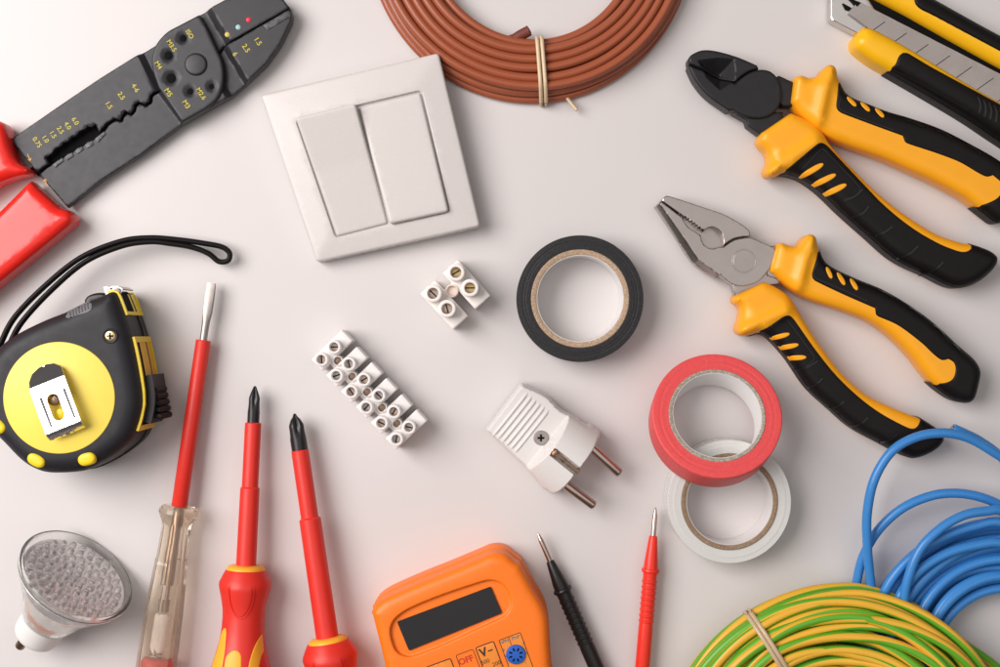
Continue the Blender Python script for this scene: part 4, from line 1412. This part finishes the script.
obj('reflector_lining', [facet_ring(rp, 36)], 'reflector', shell, angle=8)
ln = [(0.05, 113.4), (52, 113.4), (52.2, 113.8), (52.2, 115.4), (51.6, 116.0), (0.05, 116.0)]
obj('front_lens', [tri(ln, 96)], 'lens', root, angle=40)
obj('led_board', [tri([(0.05, 103), (51.5, 103), (51.5, 105), (0.05, 105)], 64)], 'silvered_board', root, angle=40)
cnt = [(0, 1), (9.0, 6), (18.0, 12), (27.0, 18), (36.0, 23), (44.6, 28)]
led_me = None
for rr_, n in cnt:
    for k in range(n):
        a = 2 * math.pi * k / n + rr_
        q = pt(105) + (eh * math.cos(a) + ev * math.sin(a)) * rr_
        if led_me is None:
            q0 = q
            o = obj('led', [lathe(tuple(q), tuple(q + D3 * 10), [(0, 3.7), (0.7, 3.7), (0.8, 3.1), (3.2, 3.0), (4.4, 2.5), (5.2, 1.5), (5.5, 0.3)], 14)], 'led', root, angle=40)
            led_me = o
        else:
            o = led_me.copy()
            C.objects.link(o)
            dl = q - q0
            o.location = (dl[0] * S, -dl[1] * S, dl[2] * S)

# ------------------------------------------------------------------ multimeter
root = thing('multimeter', 'orange digital multimeter with a blank dark display', 'multimeter', 470, 640)
mb = spl(U([(374, 604), (379, 596), (390, 588)], 12) + U([(420, 573.5), (450, 561.5), (480, 549)], 6) + U([(491, 545), (500, 544.3), (508, 547), (515, 553)], 10) +
         U([(521, 562), (533, 584), (544, 603), (548.5, 617), (550, 640), (553, 672), (564, 720), (578, 770), (580, 800), (560, 815), (470, 845), (430, 848), (415, 830), (402, 760), (386, 668), (377.5, 632), (372.3, 612)], 40), True, 4)
obj('back_shell', [plate(mb, 0, 30, 3.0, 9)], 'meter', root, angle=50)
mi = hug(mb, mb, -1.3, 99)
MZ = 58.0
rec_o = U([(391.5, 640), (390.5, 628), (396, 618), (410, 608.5), (440, 596), (480, 582.5), (492, 580.5), (503, 585), (510, 596), (511, 606), (504, 616.5), (470, 632.5), (440, 646.5), (411, 657), (402, 655.5), (396, 651)], MZ)
rec_o = spl(rec_o, True, 3)


def mz(x, y, d):
    q = np.stack([x, y], 1)
    return MZ - 9 + 9 * rnd(segdist(q, [mi]), 9) - 1.8 * (1 - rnd(segdist(q, [rec_o]), 2.0))


obj('front_shell', [surf(mi, mz, 31.5, 9, 4.0, holes=[rec_o], hr=2.0)], 'meter', root, angle=55)
obj('display_bezel', [surf(hug(rec_o, rec_o, 0.3, 99), lambda x, y, d: MZ - 4.6 + 1.2 * (1 - rnd(d, 2.0)), 40, 3.0, 5.0)], 'meter', root, angle=60)
obj('seam', [plate(hug(mb, mb, -2.6, 99), 29, 32.5, 0, 9)], 'print_red', root)
lcd = rounded(U([(397, 621.8), (490.8, 586.6), (502.2, 613.2), (409, 650.8)], MZ - 3), 1.6, 3)
obj('display', [plate(lcd, MZ - 8, MZ - 3.0, 0, 8)], 'lcd', root, smooth=False)
PZ = MZ + 0.35


def boxline(pts, w=0.9, z=PZ, r=2.0):
    return line(rounded(U(pts, MZ), r, 2), w, z - 0.6, z, closed=True)


def para(x, y, w, h):           # panel corner at (x, y), rotated with the meter
    ex, ey = np.array([0.938, -0.347]), np.array([0.347, 0.938])
    p = np.array([x, y])
    return [tuple(p), tuple(p + ex * w), tuple(p + ex * w + ey * h), tuple(p + ey * h)]


pan = obj('range_panel', [plate(rounded(U(para(475.6, 647.8, 19, 60), MZ), 2.0, 2), MZ - 2, MZ + 0.15, 0.1), plate(rounded(U(para(499, 640.3, 22.5, 60), MZ), 1.0, 2), MZ - 2, MZ + 0.15, 0.1),
                          plate(rounded(U(para(425.5, 667.5, 26.5, 50), MZ), 2.0, 2), MZ - 2, MZ + 0.15, 0.1)], 'label_orange', root)
obj('panel_outline', [boxline(para(475.6, 647.8, 19, 60)), boxline(para(499, 640.3, 22.5, 60), 0.6, PZ, 0.6), boxline(para(425.5, 667.5, 26.5, 50)), boxline(para(455.8, 655.4, 18.2, 60), 0.5),
                      line(U([(508.5, 636.8), (511.5, 645)], MZ), 0.5, PZ - 0.5, PZ)], 'print_black', pan, smooth=False)
mt = lambda s, x, y, sz, b=0.0: text(s, *P(x, y, MZ), PZ, sz, 20.3, bold=b)
obj('range_marking', [mt('V', 483.4, 652.6, 11.5, 0.03), line(U([(488, 651.2), (492.6, 649.5)], MZ), 1.2, PZ - .3, PZ), mt('500', 485.4, 661.8, 5.6), mt('200', 496.6, 663.6, 5.6), mt('1000', 488.5, 674, 5.6)] +
    [mt('10A', 440, 672, 7)], 'print_black', pan, smooth=False)
obj('off_marking', [mt('OFF', 465.8, 660.3, 8.4, 0.02)], 'print_red', pan, smooth=False)
obj('socket_marking', [mt('NPN', 504, 641.6, 4.6, 0.01), mt('PNP', 515.6, 637.4, 4.6, 0.01), mt('E', 503.8, 650, 3.4), mt('B', 505, 656, 3.4), mt('C', 508, 662.5, 3.4), mt('E', 524, 643, 3.8), mt('B', 527, 653, 3.4), mt('C', 525, 662, 3.4)], 'print_teal', pan, smooth=False)
c = P(515.8, 654.3, MZ)
sk = obj('transistor_socket', [lathe((*c, MZ - 4), (*c, MZ + 4), [(0, 9.4), (5.0, 9.4), (6.0, 8.8), (6.3, 7.8), (6.1, 0.1)], 36)], 'socket_blue', root, angle=40)
geo = []
for k in range(8):
    a = 2 * math.pi * k / 8 + 0.4
    p = (c[0] + 5.3 * math.cos(a), c[1] + 5.3 * math.sin(a))
    u = np.array([math.cos(a), math.sin(a)])
    w = np.array([-u[1], u[0]])
    q = [tuple(np.array(p) + u * e * 1.5 + w * g_ * 0.75) for e, g_ in ((-1, -1), (1, -1), (1, 1), (-1, 1))]
    geo.append(plate(dens(q, 1), MZ, MZ + 2.45, 0))
obj('socket_hole', geo, 'dark', sk)
# rotary dial beyond the lower edge of the picture
c = P(500, 735, MZ)
obj('dial', [lathe((*c, MZ - 3), (*c, MZ + 10), [(0, 30), (9, 29), (11, 27), (11.5, 0.1)], 48)], 'rubber', root, angle=40)

# ------------------------------------------------------------------ test probes
def probe(root, tip, end, s_cone, s_col, r, m, ribs, mr):
    A, B = Q(*tip, 13), Q(*end, 13)
    obj('needle', [lathe(A, B, [(0, 0.4), (2, 1.4), (7, 2.3), (8, 2.6), (s_cone + 4, 2.7)], 20)], 'nickel', root, angle=35)
    pr = [(s_cone, 2.7), (s_cone + 0.3, 3.6), (s_cone + 1.2, 4.1), (s_col - 6, r * 0.97), (s_col - 1.5, r * 1.0), (s_col - 1, r * 1.2), (s_col + 0.6, r * 1.27), (s_col + 2.2, r * 1.2), (s_col + 2.6, r * 1.0), (s_col + 6, r * 0.97)]
    s = s_col + 10
    for i in range(ribs):
        pr += [(s, r * 0.96), (s + 0.8, r * 1.06), (s + 2.0, r * 1.06), (s + 2.9, r * 0.96)]
        s += 5.6
    pr += [(s + 3, r), (s + 120, r * 1.05), (s + 124, r * 0.8), (s + 130, r * 0.55), (s + 150, r * 0.4), (s + 151, 0.2)]
    obj('handle', [lathe(A, B, pr, 32)], m, root, angle=28)


root = thing('test_probe', 'black multimeter test probe with a sharp metal tip', 'test probe', 570, 600, 'multimeter test probes')
probe(root, (537.8, 533), (596.5, 668), 30, 61, 7.6, 'probe_black', 9, 0)
root = thing('test_probe', 'bright red multimeter test probe with a sharp metal tip', 'test probe', 648, 590, 'multimeter test probes')
probe(root, (655.6, 507.5), (642.3, 668), 28, 62, 7.1, 'red_probe', 8, 0)

# ------------------------------------------------------------------ cable coils
def smooth01(t):
    t = min(1, max(0, t))
    return t * t * (3 - 2 * t)


def spiral(turns, cx, cy, n=150, a_step=(3.6, 5.4), wob=None):
    """continuous winding: turns = [(radius, z)]; the hand-over between turns happens in the angle range a_step"""
    path = []
    for i, (r, z) in enumerate(turns):
        r2, z2 = turns[min(i + 1, len(turns) - 1)]
        for k in range(n):
            a = 2 * math.pi * k / n
            t = smooth01((a - a_step[0]) / (a_step[1] - a_step[0]))
            dr, dz = wob(i, a) if wob else (0, 0)
            rr, zz = r + (r2 - r) * t + dr, z + (z2 - z) * t + dz
            path.append((cx + rr * math.cos(a), cy + rr * math.sin(a), zz))
    return path


# brown coil (angles: 0 right, pi/2 down, pi left, 3pi/2 up)
cx, cy = P(533, -64, 22)
root = thing('brown_cable_coil', 'coil of reddish brown cable bound with a cream tie', 'cable coil', cx, cy, 'coils of cable')
rb = random.Random(11)
top = [(104.5 + 8.75 * i, 22.4 + (0.8 if i % 2 else 0) - (5 if i == 0 else 0)) for i in range(6)]
low = [(157, 4.8), (148.2, 4.8), (139.4, 4.8), (130.6, 4.8), (121.8, 4.8), (113, 4.8), (104.5, 4.8)]
midl = [(108.7, 13.4), (117.4, 13.7), (126.2, 13.4), (135, 13.7), (143.8, 13.4), (152.6, 13.0)]
ph = [rb.uniform(0, 6.28) for _ in range(40)]


def wobb(i, a):
    left = math.exp(-((a - 3.05) / 0.5)**2)
    right = math.exp(-((a - 0.15) / 0.5)**2)
    d = 0.7 * math.sin(a * 3 + ph[i])
    if i <= 1:
        return (d + (2.5 + 1.5 * i) * left - 1.2 * right, 0)
    return (d, 0.4 * math.sin(a * 2 + ph[i]))


p = spiral(low + midl + top[::-1], cx, cy, 150, (4.0, 5.6), wobb)
obj('cable', [tube(p, 4.5, 12)], 'brown_cable', root, angle=80)
e0 = [Q(490, 46, 14), Q(512, 40, 15), Q(521, 35, 17), Q(529.5, 30.5, 19)]
st = obj('cable_end', [tube(spline3(e0, 5), 5.4, 14)], 'brown_cut', root, angle=60)
obj('copper_core', [tube([Q(529, 30.8, 19), Q(530.0, 30.2, 19.1)], 3.0, 10)], 'brown_cut', st)
ta = math.radians(86.5)
for w, off in ((0.0, -2.1), (0.02, 2.1)):
    d2 = np.array([math.cos(ta - w * 0.2), math.sin(ta - w * 0.2)])
    tt = np.array([-d2[1], d2[0]])
    sec = [(98.5, 14), (99.5, 22), (104, 29.6), (116, 31.0), (132, 31.0), (146, 30.0), (153, 25), (159, 18), (162.5, 11), (163, 4), (160, 0.6), (134, 0.5), (104, 0.5), (99.5, 5)]
    pth = [(cx + d2[0] * r - tt[0] * (off + 0.016 * (r - 130)), cy + d2[1] * r - tt[1] * (off + 0.016 * (r - 130)), z) for r, z in sec]
    obj('tie', [tube(spline3(pth, 5, True), 2.0, 8, closed=True, flat=0.8)], 'tie_cream', root, angle=60)
obj('tie_tail', [tube(spline3([Q(559, 86, 4), Q(565, 95, 6), Q(571, 103, 8), Q(577, 110, 10)], 6), 2.0, 8, flat=0.8)], 'tie_clear', root, angle=60)

# blue coil
cx, cy = P(1006, 661, 24)
root = thing('blue_cable_coil', 'loose coil of bright blue cable with open loops', 'cable coil', cx, cy, 'coils of cable')
rb = random.Random(5)
turns = [(72, 5), (82, 5), (92, 5), (102, 5), (112, 5), (122, 5), (132, 6), (136, 15), (127, 14.5), (117, 14.5), (106, 14.5), (96, 14.5), (86, 14.5), (76, 14.5), (71, 24), (81.5, 24), (92.5, 24), (103.5, 24), (114, 24), (124, 25), (133, 26), (119, 34), (100, 34), (84, 33)]
ph = [(rb.uniform(0, 6.28), rb.uniform(0, 6.28), rb.uniform(0.8, 2.2)) for _ in turns]


def wobu(i, a):
    q = ph[i]
    s = 1.0 if i >= 14 else 0.4
    return (s * (q[2] * 1.5 * math.sin(a * 2 + q[0]) + 1.2 * math.sin(a * 3 + q[1])), s * 1.2 * math.sin(a * 2 + q[1]))


p = spiral(turns, cx, cy, 110, (0.2, 2.2), wobu)
geo = [tube(p, 4.7, 12)]
LA = [(900, 640, 14), (884, 622, 16), (873.5, 597, 22), (869.5, 572, 30), (867.3, 545, 37), (867.2, 513, 44), (874.5, 479, 50), (891.7, 451.5, 53), (916, 437.2, 54), (943, 433, 53), (967.6, 437.8, 50), (991.7, 451, 46), (1012, 466, 42), (1050, 505, 34), (1085, 570, 26), (1100, 640, 20), (1080, 710, 16)]
LB = [(848, 625, 10), (851.5, 602, 12), (855.5, 587.6, 14), (862.6, 558, 20), (878, 530.5, 27), (902, 508.5, 32), (929.7, 496.3, 34), (953.8, 493.2, 34), (978, 496.4, 33), (1000, 505, 30), (1030, 522, 28), (1080, 580, 22), (1090, 650, 18)]
LC = [(915, 650, 36), (905, 628, 38), (903.6, 606, 42), (907, 582, 47), (919, 551, 51), (940, 529, 52), (964, 515.3, 51), (988, 511, 49), (1002, 511, 47), (1040, 525, 42), (1075, 570, 34), (1090, 640, 24)]
LD = [(880, 640, 26), (878, 618, 28), (882, 598, 33), (893, 577, 37), (913, 556, 39), (943, 537, 40), (975, 526, 40), (1003, 523, 40), (1050, 545, 36), (1090, 610, 30)]
LE = [(893, 650, 34), (892, 622, 36), (899, 597, 40), (918, 572, 42), (946, 554, 42), (978, 545, 42), (1005, 544, 41), (1050, 562, 36)]
LX = [(953, 428.5, 49), (958, 430.5, 48), (967, 434.5, 45), (980, 441.2, 42), (1000, 456, 39), (1030, 488, 34), (1070, 540, 26)]
for L_ in (LA, LB, LC, LD, LE, LX):
    geo.append(tube(spline3([Q(*q) for q in L_], 8), 4.6, 12))
ca_ = obj('cable', geo, 'blue_cable', root, angle=80)
obj('copper_core', [tube([Q(951.4, 427.8, 49), Q(953.6, 428.8, 48.9)], 2.6, 10)], 'nickel', ca_)

# green and yellow coil
cx, cy = P(835, 752, 34)
root = thing('striped_cable_coil', 'thick coil of green and yellow striped earth cable', 'cable coil', cx, cy, 'coils of cable')
rb = random.Random(21)
geo, uvs = [], []
R0, AA, BB, Z0 = 118.0, 43.0, 27.0, 33.0
N = 22
SEG = 20
tie_a = math.radians(238)
for shell_, (n_, fa) in enumerate(((25, 1.0), (19, 0.80), (13, 0.55))):
    for j in range(n_):
        p0 = 2 * math.pi * j / n_ + rb.uniform(-0.06, 0.06)
        am, an, aq = rb.uniform(0.08, 0.27), rb.choice([1, 2]), rb.uniform(0, 6.28)
        fr_, fq = rb.uniform(0.02, 0.07), rb.uniform(0, 6.28)
        path = []
        n = 150
        for k in range(n):
            a = 2 * math.pi * k / n
            da = math.atan2(math.sin(a - tie_a), math.cos(a - tie_a))
            sq = 0.86 + 0.14 * min(1, abs(da) / 0.7)**2 if abs(da) < 0.7 else 1.0
            fph = p0 + am * math.sin(an * (a - tie_a) + aq) * min(1, 0.3 + abs(da))
            fm = fa * (1 + fr_ * math.sin(2 * a + fq)) * sq
            lift = 14.0 * math.exp(-((a - math.radians(318)) / 0.45)**2)
            rr = R0 + AA * fm * math.cos(fph)
            path.append((cx + rr * math.cos(a), cy + rr * math.sin(a), Z0 + BB * fm * math.sin(fph) + lift))
        tw0, twr = rb.uniform(0, 1), rb.choice([1, 1, 2, -1]) / n
        g = tube(path, 4.4, SEG, closed=True, twist=lambda i, L, tw0=tw0, twr=twr: tw0 + twr * i)
        geo.append(g)
        uvs += tube.uv
# a stray strand leaving the coil on the right
stray = [Q(880, 612, 36), Q(912, 618, 44), Q(930, 626, 47), Q(948, 634, 48), Q(970, 648, 42), Q(990, 662, 36), Q(1010, 680, 30), Q(1030, 710, 22)]
g = tube(spline3(stray, 8), 4.5, SEG, twist=lambda i, L: 0.1 + L * 0.0006)
geo.append(g)
uvs += tube.uv
obj('cable', geo, 'gy_cable', root, angle=80, uv=uvs)
d2 = np.array([math.cos(tie_a), math.sin(tie_a)])
tt = np.array([-d2[1], d2[0]])
pth = []
for k in range(20):
    a = 2 * math.pi * k / 20
    rr = R0 + (AA * 0.86 + 6.3) * math.cos(a)
    z = max(0.6, Z0 + (BB * 0.86 + 6.3) * math.sin(a))
    pth.append((rr, z))
for off in (-2.2, 2.2):
    q = [(cx + d2[0] * r + tt[0] * off, cy + d2[1] * r + tt[1] * off, z) for r, z in pth]
    obj('tie', [tube(spline3(q, 4, True), 2.1, 8, closed=True, flat=0.6)], 'tie_clear', root, angle=60)
